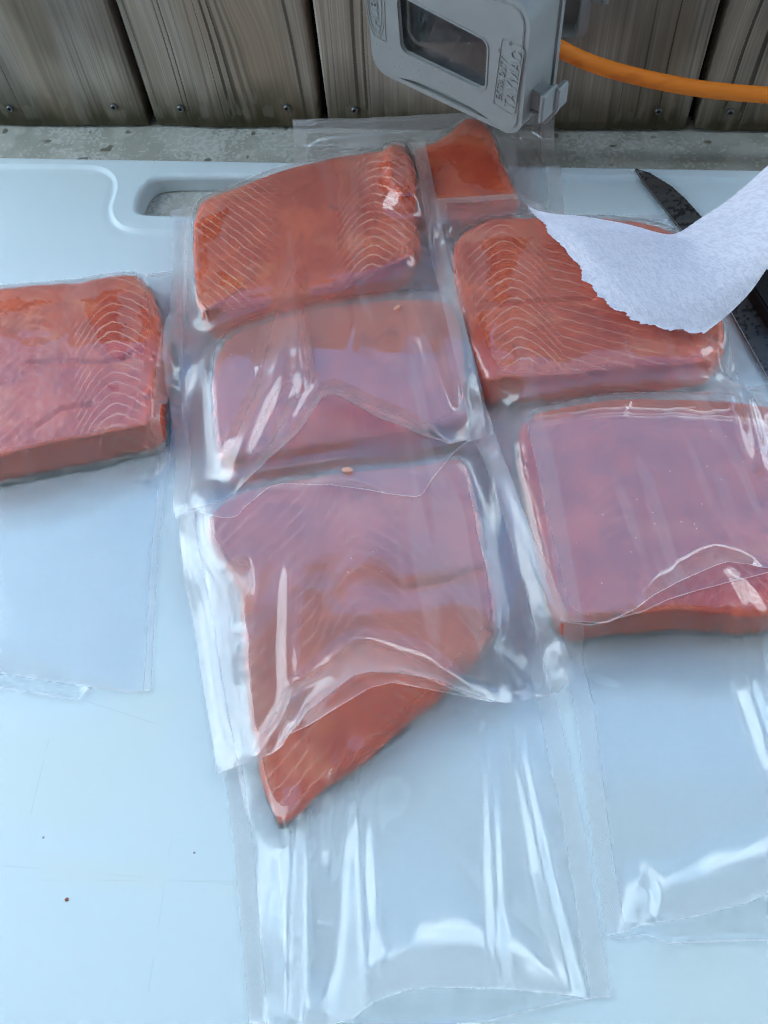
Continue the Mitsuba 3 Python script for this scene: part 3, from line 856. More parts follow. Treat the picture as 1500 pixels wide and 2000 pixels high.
fillet('salmon_fillet_002', 'tapering salmon tail piece under the middle bags, its point nearest the camera',
       rim=[[-0.1506,0.2361,0.04],[-0.1383,0.249,0.04],[-0.1138,0.26,0.04],[-0.0717,0.2694,0.04],[-0.0274,0.2754,0.04],[-0.0082,0.2836,0.04],[-0.0049,0.2794,0.04],[0.0002,0.2619,0.04],[0.007,0.226,0.04],[0.0134,0.2007,0.04],[0.0154,0.183,0.04],[0.009,0.1715,0.04],[-0.0151,0.1438,0.04],[-0.0321,0.1278,0.04],[-0.0482,0.1112,0.04],[-0.0724,0.092,0.04],[-0.0827,0.0789,0.04],[-0.0874,0.0745,0.04],[-0.0897,0.0773,0.04],[-0.0962,0.0858,0.04],[-0.1015,0.0968,0.04],[-0.1104,0.1236,0.04],[-0.1205,0.1665,0.04],[-0.1267,0.1974,0.04],[-0.1397,0.2113,0.04],[-0.1497,0.2241,0.04]],
       bot=[[-0.1609,0.2459,0.02],[-0.1465,0.2632,0.02],[-0.1199,0.2732,0.02],[-0.075,0.2839,0.02],[-0.0287,0.2901,0.02],[-0.0075,0.2996,0.02],[-0.003,0.2933,0.02],[0.0021,0.2731,0.02],[0.0094,0.2357,0.02],[0.0161,0.2094,0.02],[0.019,0.19,0.02],[0.0116,0.1749,0.02],[-0.0143,0.1447,0.02],[-0.0321,0.1279,0.02],[-0.0488,0.1096,0.02],[-0.0747,0.0895,0.02],[-0.0858,0.0755,0.02],[-0.0915,0.0709,0.02],[-0.0939,0.0743,0.02],[-0.1018,0.0882,0.02],[-0.1077,0.1008,0.02],[-0.1171,0.1287,0.02],[-0.1277,0.1735,0.02],[-0.134,0.204,0.02],[-0.1476,0.2184,0.02],[-0.1593,0.2335,0.02]],
       line=[[-0.0994,0.2636,0.04],[-0.0666,0.0945,0.04]], side=1, thick=.026, inten=(.45, .75), fneg=-.9, lam=.010, seed=3,
       far_thick=(([[-0.0649,0.2341,0.04]][0], .026), ([[-0.0872,0.0768,0.03]][0], .007)), creases=[[[-0.0308,0.2047,0.044],[-0.0122,0.2097,0.044],[0.0092,0.2184,0.044]]])
bagD.close()

# ---- left bag
bagG = Bag('vacuum_bag_003', 'clear bag at the left edge of the picture with one fillet at its far end',
           left=[[-0.4871,0.417,0.016],[-0.3759,0.1424,0.016]], right=[[-0.2174,0.4633,0.0165],[-0.2085,0.3794,0.0165],[-0.2019,0.3151,0.0165],[-0.1963,0.2616,0.0165],[-0.1929,0.2297,0.0165],[-0.1782,0.1409,0.0165]],
           top=[[-0.4847,0.4111,0.016],[-0.3603,0.4399,0.016],[-0.2832,0.4515,0.016],[-0.2176,0.4637,0.016]], mouth_back=[[-0.3617,0.1064,0.0155],[-0.2632,0.1198,0.0155],[-0.2316,0.1221,0.0155],[-0.2161,0.1238,0.0155],[-0.2135,0.1314,0.0155],[-0.2061,0.1362,0.0155],[-0.1898,0.1382,0.0155],[-0.1785,0.1412,0.0155]],
           mouth_front=[[-0.3719,0.1356,0.018],[-0.2953,0.1389,0.026],[-0.2631,0.1383,0.028],[-0.232,0.1378,0.025],[-0.2122,0.1377,0.021],[-0.1894,0.138,0.0165],[-0.1783,0.141,0.016]],
           seam=.005, haze=(0.035, 0.07, 0.09), seed=4, wrinkle=.7,
           wet=[[[-0.2767,0.4043,0.044],[-0.2524,0.4145,0.044],[-0.2448,0.3916,0.044],[-0.2382,0.374,0.044],[-0.2292,0.3612,0.044],[-0.2317,0.3534,0.044],[-0.2437,0.3563,0.044],[-0.2578,0.3732,0.044],[-0.2677,0.3908,0.044]], [[-0.2327,0.4058,0.044],[-0.2149,0.3837,0.044],[-0.208,0.3578,0.044],[-0.2117,0.3491,0.044],[-0.2076,0.3265,0.044],[-0.2029,0.3047,0.044],[-0.2112,0.3163,0.044],[-0.2155,0.3406,0.044],[-0.2188,0.351,0.044],[-0.2271,0.3613,0.044],[-0.2282,0.3788,0.044]],
                [[-0.357,0.3969,0.044],[-0.3137,0.4031,0.044],[-0.2976,0.399,0.044],[-0.3182,0.3927,0.044],[-0.3325,0.3908,0.044],[-0.3534,0.3854,0.044]], [[-0.2405,0.3345,0.044],[-0.2318,0.3316,0.044],[-0.2317,0.3267,0.044],[-0.2381,0.3288,0.044]]])
fillet('salmon_fillet_003', 'salmon fillet with clear white chevron lines in the bag at the left edge',
       rim=[[-0.4023,0.3759,0.045],[-0.3694,0.39,0.045],[-0.3341,0.3973,0.045],[-0.3146,0.4026,0.045],[-0.2779,0.4062,0.045],[-0.2644,0.4085,0.045],[-0.252,0.4141,0.045],[-0.2329,0.4166,0.045],[-0.2289,0.4097,0.045],[-0.2223,0.3961,0.045],[-0.2155,0.3847,0.045],[-0.2091,0.3612,0.045],[-0.2116,0.3501,0.045],[-0.2075,0.3258,0.045],[-0.2034,0.3052,0.045],[-0.2221,0.2989,0.045],[-0.2511,0.2932,0.045],[-0.2712,0.2872,0.045],[-0.2969,0.2752,0.045],[-0.335,0.2668,0.045],[-0.3667,0.269,0.045]],
       bot=[[-0.4288,0.3977,0.018],[-0.3915,0.4146,0.018],[-0.354,0.4223,0.018],[-0.3334,0.4279,0.018],[-0.2945,0.4317,0.018],[-0.2802,0.4342,0.018],[-0.2671,0.4401,0.018],[-0.2462,0.4433,0.018],[-0.2394,0.4336,0.018],[-0.2321,0.4212,0.018],[-0.225,0.4071,0.018],[-0.2179,0.3805,0.018],[-0.2192,0.3688,0.018],[-0.2132,0.3369,0.018],[-0.2153,0.3135,0.018],[-0.2236,0.3001,0.018],[-0.2425,0.2912,0.018],[-0.2657,0.2844,0.018],[-0.3089,0.2739,0.018],[-0.3492,0.2667,0.018],[-0.3872,0.2726,0.018]],
       line=[[-0.2827,0.4032,0.045],[-0.253,0.2939,0.045]], side=1, thick=.029, inten=(1., .35), lam=.0085, seed=4, skin=.0024, creases=[[[-0.298,0.3499,0.045],[-0.2682,0.352,0.045],[-0.2487,0.3519,0.045],[-0.2352,0.355,0.045],[-0.2303,0.3582,0.045]], [[-0.2799,0.2985,0.045],[-0.2667,0.313,0.045],[-0.2472,0.3179,0.045]]])
bagG.close()

# ---- knife on the board
ed = [[0.1139,0.5754,0.0172],[0.1187,0.5614,0.0172],[0.1328,0.5334,0.0172],[0.1482,0.5036,0.0172],[0.1609,0.4716,0.0172],[0.1727,0.4338,0.0172],[0.1905,0.3805,0.0172],[0.1982,0.3537,0.0172]]
sp = [[0.1137,0.5742,0.0182],[0.1243,0.5699,0.0182],[0.1392,0.5563,0.0182],[0.1489,0.5429,0.0182],[0.1591,0.525,0.0182],[0.1738,0.4872,0.0182],[0.1859,0.4524,0.0182],[0.199,0.4208,0.0182],[0.2115,0.3865,0.0182]]
e2, s2 = resample(ed, 60), resample(sp, 60)
e2[:, 2] = hsample(HM, e2[:, 0], e2[:, 1]) * 0 + .0168
s2[:, 2] = .0185
mid = e2 * .35 + s2 * .65
mid[:, 2] = .0187
s3 = s2.copy()
s3[:, 2] = .0164
rows = np.stack([e2, mid, s2, s3, e2 - [0, 0, .0004]], 0)
add('knife__blade', tri(rows.reshape(-1, 3), grid_faces(5, 60)), 'dark_steel', smooth=25)
tag('knife', 'dark stained carbon steel kitchen knife lying half under the white paper', 'knife')
ew = e2.copy()
dirn = (s2 - e2) / np.maximum(np.linalg.norm(s2 - e2, axis=1, keepdims=True), 1e-6)
ea, eb = e2 + [0, 0, .0003], e2 + dirn * .0007 + [0, 0, .0004]
add('knife__edge', tri(np.vstack([ea, eb]), grid_faces(2, 60)), 'bright_edge', smooth=False)
# black handle of another tool beside the blade
hp = [[0.1858,0.4726,0.022],[0.1989,0.4611,0.022],[0.2164,0.4361,0.022],[0.2252,0.4011,0.022],[0.2164,0.3838,0.022],[0.2031,0.4089,0.022],[0.1944,0.4201,0.022],[0.1843,0.447,0.022]]
hpoly = Polygon([p[:2] for p in hp]).buffer(-.003).buffer(.003)
hm_ = cat_meshes([extr(hpoly, .010, .0190), extr(hpoly.buffer(-.0015), .0012, .0290)])
add('tool_handle', hm_, 'black_handle', smooth=40, label='glossy black tool handle at the right edge, next to the dark blade', cat='handle')

# ---- right-hand upper bag
bagE = Bag('vacuum_bag_004', 'clear bag on the upper right, partly covered by the torn white paper',
           left=[[-0.0372,0.5174,0.02],[-0.0293,0.4612,0.02],[-0.0118,0.3759,0.02],[0.008,0.3034,0.02],[0.0299,0.2393,0.02],[0.0511,0.1868,0.02]], right=[[0.1465,0.5302,0.02],[0.1489,0.5125,0.02],[0.1626,0.436,0.02],[0.179,0.3312,0.02],[0.1936,0.2473,0.02]],
           top=[[-0.0373,0.5195,0.018],[0.0203,0.5257,0.018],[0.0736,0.5243,0.018],[0.1471,0.5324,0.018]],
           mouth_back=[[0.0509,0.1861,0.022],[0.067,0.1841,0.026],[0.0804,0.1882,0.032],[0.0953,0.193,0.043],[0.1086,0.2004,0.047],[0.125,0.2066,0.049],[0.1414,0.2115,0.05],[0.1639,0.219,0.05],[0.1896,0.2423,0.03]],
           mouth_front=[[0.0509,0.1859,0.0225],[0.071,0.1853,0.03],[0.0769,0.1858,0.036],[0.0825,0.1889,0.043],[0.091,0.1936,0.052],[0.0992,0.1996,0.056],[0.1117,0.207,0.06],[0.1276,0.2145,0.063],[0.1384,0.2189,0.064],[0.1503,0.2203,0.06],[0.1625,0.2203,0.055],[0.1888,0.2412,0.032]],
           seam=.006, haze=(0.04, 0.062, 0.12), seed=5, wrinkle=1.0,
           wet=[[[-0.0016,0.468,0.046],[0.0171,0.4738,0.046],[0.0374,0.4749,0.046],[0.027,0.4591,0.046],[0.0222,0.4354,0.046],[0.0155,0.4261,0.046],[0.0125,0.408,0.046],[0.0069,0.4258,0.046],[0.0028,0.4442,0.046]], [[0.0039,0.4121,0.046],[0.0156,0.4215,0.046],[0.0208,0.4194,0.046],[0.0175,0.4135,0.046],[0.0056,0.4113,0.046]],
                [[-0.0041,0.3986,0.046],[0.0041,0.4077,0.046],[0.0063,0.3903,0.046],[0.0085,0.3733,0.046],[0.0129,0.359,0.046],[0.0109,0.3507,0.046],[0.0042,0.3566,0.046],[-0.002,0.3729,0.046]]],
           ridges=[([[0.1411,0.398,0.035],[0.1467,0.3771,0.035],[0.161,0.3506,0.035],[0.1646,0.3359,0.035],[0.1662,0.3207,0.035],[0.1689,0.2915,0.035]], [.001, .007, .010, .010, .008, .003], [.004, .004, .004, .004, .005, .006]),
                   ([[0.1556,0.3835,0.03],[0.1723,0.3555,0.03],[0.1855,0.3325,0.03]], [.001, .006, .004], [.004, .004, .005]),
                   ([[0.0191,0.306,0.035],[0.0341,0.2424,0.035],[0.0546,0.186,0.035]], [.002, .004, .003], [.004, .004, .004])])
fillet('salmon_fillet_004', 'salmon fillet with peaked white lines at the upper right, partly under the torn paper',
       rim=[[-0.0193,0.4573,0.046],[-0.0006,0.4704,0.046],[0.0171,0.4743,0.046],[0.0441,0.476,0.046],[0.0902,0.4762,0.046],[0.1277,0.4657,0.046],[0.1455,0.4303,0.046],[0.1497,0.3926,0.046],[0.1528,0.3728,0.046],[0.142,0.3675,0.046],[0.1131,0.3663,0.046],[0.0939,0.3643,0.046],[0.0798,0.3613,0.046],[0.0521,0.3557,0.046],[0.0296,0.354,0.046],[0.0157,0.3518,0.046],[0.0081,0.3466,0.046],[0.0025,0.3585,0.046],[-0.0034,0.3741,0.046],[-0.0074,0.398,0.046],[-0.0138,0.4093,0.046],[-0.018,0.4328,0.046]],
       bot=[[-0.0223,0.4838,0.018],[-0.0015,0.5009,0.018],[0.0181,0.505,0.018],[0.0468,0.5068,0.018],[0.0975,0.5071,0.018],[0.1385,0.4959,0.018],[0.1571,0.4563,0.018],[0.1607,0.4164,0.018],[0.163,0.3881,0.018],[0.1464,0.3705,0.018],[0.1185,0.3626,0.018],[0.0976,0.3609,0.018],[0.0753,0.3574,0.018],[0.0542,0.354,0.018],[0.0348,0.3506,0.018],[0.0155,0.3522,0.018],[0.009,0.3553,0.018],[0.0006,0.3779,0.018],[-0.0062,0.3988,0.018],[-0.0103,0.4201,0.018],[-0.0167,0.432,0.018],[-0.0213,0.4588,0.018]],
       line=[[0.041,0.4691,0.046],[0.057,0.3608,0.046]], side=-1, thick=.028, inten=(1., .7), lam=.0085, seed=5, skin=.0016, fneg=-.5, creases=[[[-0.0111,0.4027,0.046],[0.0074,0.4105,0.046],[0.0378,0.416,0.046],[0.0749,0.419,0.046]]])
bagE.close()

# ---- centre middle bag
bagC = Bag('vacuum_bag_005', 'middle clear bag in the centre column, its embossed side seals showing at both edges',
           left=[[-0.2117,0.404,0.02],[-0.1927,0.3056,0.02],[-0.1868,0.2696,0.02],[-0.1816,0.2502,0.02],[-0.1678,0.2053,0.02],[-0.1472,0.1431,0.02],[-0.1297,0.0961,0.02]], right=[[-0.0211,0.4326,0.022],[0.0038,0.3456,0.022],[0.0185,0.2959,0.022],[0.032,0.253,0.022],[0.0445,0.2094,0.022],[0.0607,0.1576,0.022]],
           top=[[-0.2126,0.4057,0.018],[-0.117,0.4329,0.018],[-0.0212,0.4361,0.018]],
           mouth_back=[[-0.1297,0.0961,0.02],[-0.1182,0.1012,0.022],[-0.0992,0.1101,0.028],[-0.0927,0.1162,0.034],[-0.0811,0.1218,0.036],[-0.0624,0.1328,0.044],[-0.0485,0.1418,0.047],[-0.037,0.1454,0.047],[-0.0107,0.1444,0.04],[0.0167,0.1446,0.026],[0.0503,0.1525,0.022],[0.0607,0.1576,0.022]],
           mouth_front=[[-0.1296,0.096,0.0205],[-0.1177,0.1008,0.024],[-0.1062,0.103,0.03],[-0.0987,0.1056,0.034],[-0.0925,0.1095,0.038],[-0.0866,0.1168,0.045],[-0.0792,0.1252,0.053],[-0.0669,0.1349,0.058],[-0.0561,0.1432,0.062],[-0.0477,0.1457,0.062],[-0.0335,0.1468,0.06],[-0.0138,0.1471,0.052],[0.0068,0.1439,0.04],[0.0234,0.143,0.03],[0.0503,0.1523,0.0225],[0.0606,0.1574,0.0225]],
           haze=(0.045, 0.072, 0.165), seed=6, wrinkle=1.1,
           wet=[[[-0.0824,0.3216,0.047],[-0.0771,0.327,0.047],[-0.0634,0.3209,0.047],[-0.0465,0.3109,0.047],[-0.0525,0.3068,0.047],[-0.0655,0.3085,0.047],[-0.0825,0.3107,0.047]]],
           facets=[([[-0.1314,0.2158,0.035],[-0.1275,0.1963,0.035],[-0.1269,0.1741,0.035]], [.0, .008, .0], [.016, .020, .016], [.006, .006, .006]), ([[-0.129,0.1725,0.035],[-0.1267,0.1558,0.035],[-0.1285,0.1409,0.035]], [.0, .007, .0], [.012, .014, .012], [.006, .006, .006])],
           ridges=[([[-0.1115,0.0957,0.05],[-0.099,0.1175,0.05],[-0.0872,0.1388,0.05],[-0.0718,0.148,0.05]], [.001, .006, .008, .004], [.003, .004, .005, .005]),
                   ([[-0.146,0.1908,0.03],[-0.1325,0.2014,0.03],[-0.1254,0.2151,0.03]], [.004, .007, .001], [.010, .008, .006]),
                   ([[-0.1358,0.1509,0.03],[-0.1232,0.1639,0.03],[-0.1163,0.1768,0.03]], [.004, .006, .001], [.009, .007, .006]),
                   ([[-0.0873,0.0982,0.04],[-0.0979,0.168,0.04],[-0.1022,0.2152,0.04]], [.002, .004, .001], [.004, .004, .005])])
fillet('salmon_fillet_005', 'salmon fillet in the middle of the centre column, under several layers of hazy film',
       rim=[[-0.1648,0.3529,0.046],[-0.1568,0.3668,0.046],[-0.1145,0.3858,0.046],[-0.0604,0.3974,0.046],[-0.0228,0.3988,0.046],[-0.0152,0.383,0.046],[-0.0091,0.3398,0.046],[-0.007,0.3157,0.046],[-0.0429,0.3098,0.046],[-0.059,0.3071,0.046],[-0.0844,0.304,0.046],[-0.1095,0.3005,0.046],[-0.1349,0.2943,0.046],[-0.1515,0.2867,0.046],[-0.1577,0.2978,0.046],[-0.1654,0.333,0.046]],
       bot=[[-0.1779,0.3759,0.018],[-0.1682,0.3916,0.018],[-0.1219,0.4128,0.018],[-0.0643,0.4252,0.018],[-0.0218,0.4267,0.018],[-0.0134,0.4085,0.018],[-0.0069,0.3605,0.018],[-0.0044,0.3189,0.018],[-0.0212,0.3102,0.018],[-0.0406,0.3037,0.018],[-0.0676,0.2969,0.018],[-0.0994,0.2891,0.018],[-0.128,0.2804,0.018],[-0.1576,0.2769,0.018],[-0.169,0.3116,0.018],[-0.1778,0.353,0.018]],
       line=[[-0.0869,0.3868,0.046],[-0.0749,0.3056,0.046]], side=1, thick=.028, inten=(.35, .3), seed=6)
bagC.close()

# ---- centre upper bag
bagB = Bag('vacuum_bag_006', 'topmost clear bag of the centre column, with a sharp shiny crease down its front',
           left=[[-0.2424,0.517,0.022],[-0.2214,0.4209,0.022],[-0.1976,0.3117,0.022],[-0.1839,0.2497,0.022]], right=[[-0.0488,0.5804,0.034],[-0.0337,0.5064,0.03],[-0.0162,0.421,0.03],[0.0079,0.3152,0.03]],
           top=[[-0.2444,0.5213,0.018],[-0.1553,0.5491,0.022],[-0.0923,0.5696,0.028],[-0.0488,0.5804,0.034]],
           mouth_back=[[-0.1839,0.2497,0.022],[-0.169,0.247,0.024],[-0.1586,0.2425,0.026],[-0.147,0.24,0.028],[-0.1402,0.2405,0.032],[-0.1373,0.2428,0.034],[-0.135,0.2475,0.038],[-0.1267,0.2566,0.046],[-0.1213,0.2607,0.048],[-0.1127,0.2631,0.049],[-0.0835,0.2639,0.049],[-0.0607,0.2627,0.047],[-0.0404,0.2606,0.044],[-0.0318,0.2602,0.043],[-0.0286,0.2623,0.044],[-0.024,0.2726,0.045],[-0.0161,0.2855,0.044],[-0.0038,0.3059,0.034],[0.0079,0.3152,0.03]],
           mouth_front=[[-0.1837,0.2495,0.0225],[-0.1688,0.2467,0.0245],[-0.1608,0.2468,0.032],[-0.1507,0.2505,0.04],[-0.1417,0.2576,0.046],[-0.1237,0.2753,0.054],[-0.1064,0.2929,0.06],[-0.0957,0.3088,0.066],[-0.0931,0.3128,0.068],[-0.0873,0.3154,0.069],[-0.0815,0.3141,0.069],[-0.0574,0.3029,0.064],[-0.0356,0.2976,0.058],[-0.0141,0.299,0.045],[-0.0038,0.3046,0.036],[0.0078,0.3148,0.0305]],
           haze=(0.045, 0.062, 0.155), seed=7, wrinkle=1.0, pin_top=True, pin_right=True,
           wet=[[[-0.2067,0.4828,0.046],[-0.1897,0.4946,0.046],[-0.1863,0.4885,0.046],[-0.19,0.4791,0.046],[-0.1911,0.4704,0.046],[-0.1948,0.4638,0.046],[-0.1999,0.4627,0.046],[-0.1956,0.448,0.046],[-0.1932,0.4193,0.046],[-0.1876,0.401,0.046],[-0.1891,0.3937,0.046],[-0.1954,0.4192,0.046],[-0.2027,0.4576,0.046]], [[-0.1819,0.4339,0.046],[-0.1625,0.4226,0.046],[-0.1638,0.4175,0.046],[-0.1745,0.4208,0.046],[-0.1801,0.4197,0.046]],
                [[-0.0816,0.5331,0.046],[-0.0612,0.5405,0.046],[-0.0581,0.5308,0.046],[-0.0756,0.5305,0.046],[-0.0792,0.5277,0.046]], [[-0.0768,0.5224,0.046],[-0.0686,0.5146,0.046],[-0.0661,0.5078,0.046],[-0.0534,0.5123,0.046],[-0.0512,0.4978,0.046],[-0.0654,0.499,0.046],[-0.0728,0.5066,0.046]], [[-0.1929,0.4061,0.04],[-0.1864,0.4027,0.04],[-0.1883,0.3971,0.04],[-0.1914,0.3979,0.04]]],
           facets=[([[-0.1377,0.4775,0.055],[-0.1332,0.4554,0.055],[-0.1261,0.4224,0.055],[-0.1188,0.3867,0.055],[-0.1128,0.3571,0.055],[-0.1084,0.3289,0.055]], [0, .0019, .0056, .0096, .0118, .0], [.002, .007, .017, .028, .034, .034], [.0012, .0015, .002, .003, .004, .006]),
                   ([[-0.1258,0.3778,0.055],[-0.1288,0.3401,0.055],[-0.136,0.312,0.055],[-0.1423,0.2815,0.055],[-0.1464,0.2596,0.055]], [0, .005, .007, .006, .0], [.006, .012, .014, .014, .010], [.004, .006, .008, .008, .006])],
           ridges=[([[-0.1388,0.4792,0.05],[-0.1277,0.4364,0.05],[-0.1172,0.4,0.05]], [.000, .003, .001], [.002, .003, .003]),
                   ([[-0.108,0.3407,0.05],[-0.1147,0.3165,0.05],[-0.1252,0.2781,0.05]], [.004, .004, .002], [.004, .004, .004]),
                   ([[-0.0496,0.4388,0.05],[-0.0355,0.3853,0.05],[-0.0152,0.321,0.05]], [.001, .004, .003], [.008, .008, .008])])
fillet('salmon_fillet_006', 'salmon fillet with white stripes at both ends, in the topmost bag of the centre column',
       rim=[[-0.2064,0.4787,0.047],[-0.2041,0.4844,0.047],[-0.1876,0.4931,0.047],[-0.1658,0.5072,0.047],[-0.1459,0.5188,0.047],[-0.1149,0.5291,0.047],[-0.0888,0.5372,0.047],[-0.0622,0.5393,0.047],[-0.0599,0.5345,0.047],[-0.0514,0.5117,0.047],[-0.0492,0.4967,0.047],[-0.0566,0.492,0.047],[-0.0525,0.4865,0.047],[-0.0502,0.474,0.047],[-0.048,0.455,0.047],[-0.0633,0.4441,0.047],[-0.0792,0.4393,0.047],[-0.1037,0.4339,0.047],[-0.1312,0.4246,0.047],[-0.1608,0.4204,0.047],[-0.1772,0.4087,0.047],[-0.1851,0.3966,0.047],[-0.1895,0.4046,0.047],[-0.1946,0.4244,0.047]],
       bot=[[-0.2216,0.5087,0.019],[-0.2176,0.5159,0.019],[-0.1995,0.5257,0.019],[-0.1762,0.5407,0.019],[-0.1552,0.5531,0.019],[-0.1222,0.564,0.019],[-0.0945,0.5726,0.019],[-0.0642,0.5754,0.019],[-0.0603,0.5668,0.019],[-0.0522,0.5427,0.019],[-0.0494,0.5263,0.019],[-0.0577,0.5212,0.019],[-0.0525,0.5149,0.019],[-0.0497,0.5028,0.019],[-0.0445,0.4777,0.019],[-0.0465,0.4675,0.019],[-0.0598,0.4464,0.019],[-0.0722,0.4321,0.019],[-0.0986,0.4198,0.019],[-0.1308,0.4093,0.019],[-0.1625,0.3965,0.019],[-0.1837,0.3948,0.019],[-0.1922,0.4009,0.019],[-0.1999,0.4138,0.019],[-0.2083,0.4501,0.019]],
       line=[[-0.1098,0.5287,0.047],[-0.1021,0.4353,0.047]], side=1, thick=.029, inten=(1., 1.), lam=.0085, fneg=1.0, seed=7, skin=.0016, negfade=.04, creases=[[[-0.1103,0.4995,0.047],[-0.0913,0.4978,0.047],[-0.0782,0.4976,0.047],[-0.0649,0.4943,0.047],[-0.0483,0.4942,0.047]]])
bagB.close()

# ------------------------------------------------------------------ torn white paper bending up towards the right
up_ = [[0.03,0.5099,0.034],[0.0476,0.4907,0.05],[0.0662,0.4897,0.049],[0.0962,0.484,0.049],[0.1117,0.4801,0.047],[0.1254,0.4772,0.044],[0.1327,0.4764,0.045],[0.1455,0.4818,0.055],[0.1588,0.4838,0.067],[0.1711,0.4878,0.08],[0.1806,0.4912,0.093],[0.2016,0.4943,0.125]]
lo_ = [[0.141,0.3827,0.0545],[0.1491,0.3892,0.057],[0.1567,0.3948,0.061],[0.1672,0.4035,0.07],[0.1747,0.4125,0.084],[0.1858,0.425,0.11],[0.192,0.4308,0.128]]
torn = [[0.03,0.5099,0.034],[0.0408,0.4754,0.0545],[0.044,0.4654,0.0545],[0.053,0.4533,0.0545],[0.061,0.4414,0.0545],[0.0666,0.4275,0.0545],[0.0665,0.423,0.0545],[0.0743,0.4162,0.0545],[0.0762,0.4097,0.0545],[0.0825,0.4034,0.0545],[0.0908,0.3964,0.0545],[0.1017,0.3883,0.0545],[0.1126,0.3879,0.0545],[0.1206,0.3836,0.0545],[0.129,0.386,0.0545],[0.1316,0.3824,0.0545],[0.141,0.3827,0.0545]]
rt_ = [[0.2016,0.4943,0.125],[0.192,0.4308,0.128]]
NU, NV = 150, 260
us = np.linspace(0, 1, NU) ** 1.0
tr0 = resample(torn, NV)
tsm = np.stack([gaussian_filter(np.pad(tr0[:, k], 40, mode='reflect', reflect_type='odd'), 16)[40:-40] for k in range(3)], 1)
tsm[0], tsm[-1] = tr0[0], tr0[-1]
up_, lo_ = chaikin(up_, 3, False), chaikin(lo_, 3, False)
PT = coons(tsm, rt_, up_, lo_, NU, NV)           # u along the strip, v across it
tr = resample(torn, NV)
jag = meshkit.noise(np.stack([np.arange(NV) * .38, 0 * np.arange(NV), 0 * np.arange(NV) + 2.0], -1)) * .6 + meshkit.noise(np.stack([np.arange(NV) * .16, 0 * np.arange(NV) + 5., 0 * np.arange(NV) + 2.0], -1)) * .4
tooth = np.maximum(0, jag - .42) * .0085
wgt = np.exp(-np.linspace(0, 1, NU) / .02)[:, None, None]
dirp = (PT[6] - PT[0]) / np.linalg.norm(PT[6] - PT[0], axis=-1, keepdims=True)
PT = PT + wgt * (tr0 - tsm)[None]
PT = PT + wgt * dirp[None] * tooth[None, :, None]
PT[..., 2] += .0016 * (meshkit.fbm(np.stack([PT[..., 0] * 30, PT[..., 1] * 30, 0 * PT[..., 0]], -1), 3) - .5)
obp = gaussian_filter(hsample(gaussian_filter(HM, 6), PT[..., 0], PT[..., 1]), 8) + .0010
PT[..., 2] = np.maximum(PT[..., 2], obp)
PT[..., 2] = gaussian_filter(PT[..., 2], 5)
under = PT - [0, 0, .00025]
nn = NU * NV
fp = grid_faces(NU, NV)
bd = np.r_[np.arange(NV), (NU - 1) * NV + np.arange(NV)]
sides = []
for ring in (np.arange(NV), np.arange(NU) * NV, np.arange(NU) * NV + NV - 1, (NU - 1) * NV + np.arange(NV)):
    a, b = ring[:-1], ring[1:]
    sides += [np.stack([a, b, b + nn], 1), np.stack([a, b + nn, a + nn], 1)]
add('paper_towel', tri(np.vstack([PT.reshape(-1, 3), under.reshape(-1, 3)]), np.vstack([fp[:, ::-1], fp + nn, *sides])), 'paper_fibre', smooth=60,
    label='torn sheet of white fibrous paper bending up from the right-hand fillet', cat='paper towel')

# ------------------------------------------------------------------ outlet cover swung open in front of its base
LO = arr([-.0871, .60, .0842])
ta = math.radians(-34.2)
EA, EB = arr([math.cos(ta), math.sin(ta), 0]), arr([0, 0, 1.0])
EC = arr([-math.sin(ta), math.cos(ta), 0])     # away from the camera, towards the fence
LW, LH, LD = .1312, .0930, .034


def lid(mesh):
    """Local (a right, b up, c towards the viewer) to the world."""
    v = mesh.vertices
    mesh.vertices = LO + v[:, :1] * EA + v[:, 1:2] * EB - v[:, 2:] * EC
    return mesh


tag('outlet_cover', 'grey weatherproof outlet cover hanging open in front of the fence', 'outlet cover')
ro = rrect(0, 0, LW, LH, .013)
ring = ro.difference(ro.buffer(-.0022))
lip = ro.buffer(.0006).difference(ro.buffer(-.0030))
shell = cat_meshes([extr(ring, LD - .002, -LD), extr(lip, .0022, -.0021), extr(ro.buffer(.0018).difference(ro.buffer(-.003)), .0035, -LD - .0034)])
add('outlet_cover__lid_shell', lid(shell), 'grey_plastic', smooth=35)
# face plate, waisted along top and bottom
wl = np.linspace(0, 1, 40)
waist = .0058 * np.clip(np.sin(math.pi * np.clip((wl - .16) / .68, 0, 1)), 0, 1) ** .7
core = Polygon(np.vstack([np.stack([.0022 + wl * (LW - .0044), .0022 + waist], 1), np.stack([.0022 + wl[::-1] * (LW - .0044), LH - .0022 - waist[::-1]], 1)]))
core = core.buffer(-.011).buffer(.011, quad_segs=10)
wnd = Polygon([[0.027,0.0666],[0.1019,0.061],[0.1016,0.025],[0.0287,0.0266]]).buffer(-.006).buffer(.006, quad_segs=8)
plate = []
for off, z0, z1 in ((0, -.0018, .0003), (.0006, .0003, .0009), (.0013, .0009, .0012)):
    plate.append(extr(core.buffer(-off).difference(wnd.buffer(off * .8)), z1 - z0, z0))
frame_ = wnd.buffer(.0012).difference(wnd)
plate.append(extr(frame_, .0007, .0012))
add('outlet_cover__face_plate', lid(cat_meshes(plate)), 'grey_plastic', smooth=35)
add('outlet_cover__lid_back', lid(extr(ro.buffer(-.0024).difference(wnd.buffer(.0035)), .0008, -.0040)), 'grey_plastic', smooth=35)
add('outlet_cover__window', lid(tri(*(lambda m: (m.vertices * [1, 1, 0] + [0, 0, -.0020], m.faces[np.abs(m.face_normals[:, 2] - 1) < .1]))(extr(wnd.buffer(.002), .001)))), 'window_clear', smooth=False,
    label='dusty clear window in the lid of the grey cover')
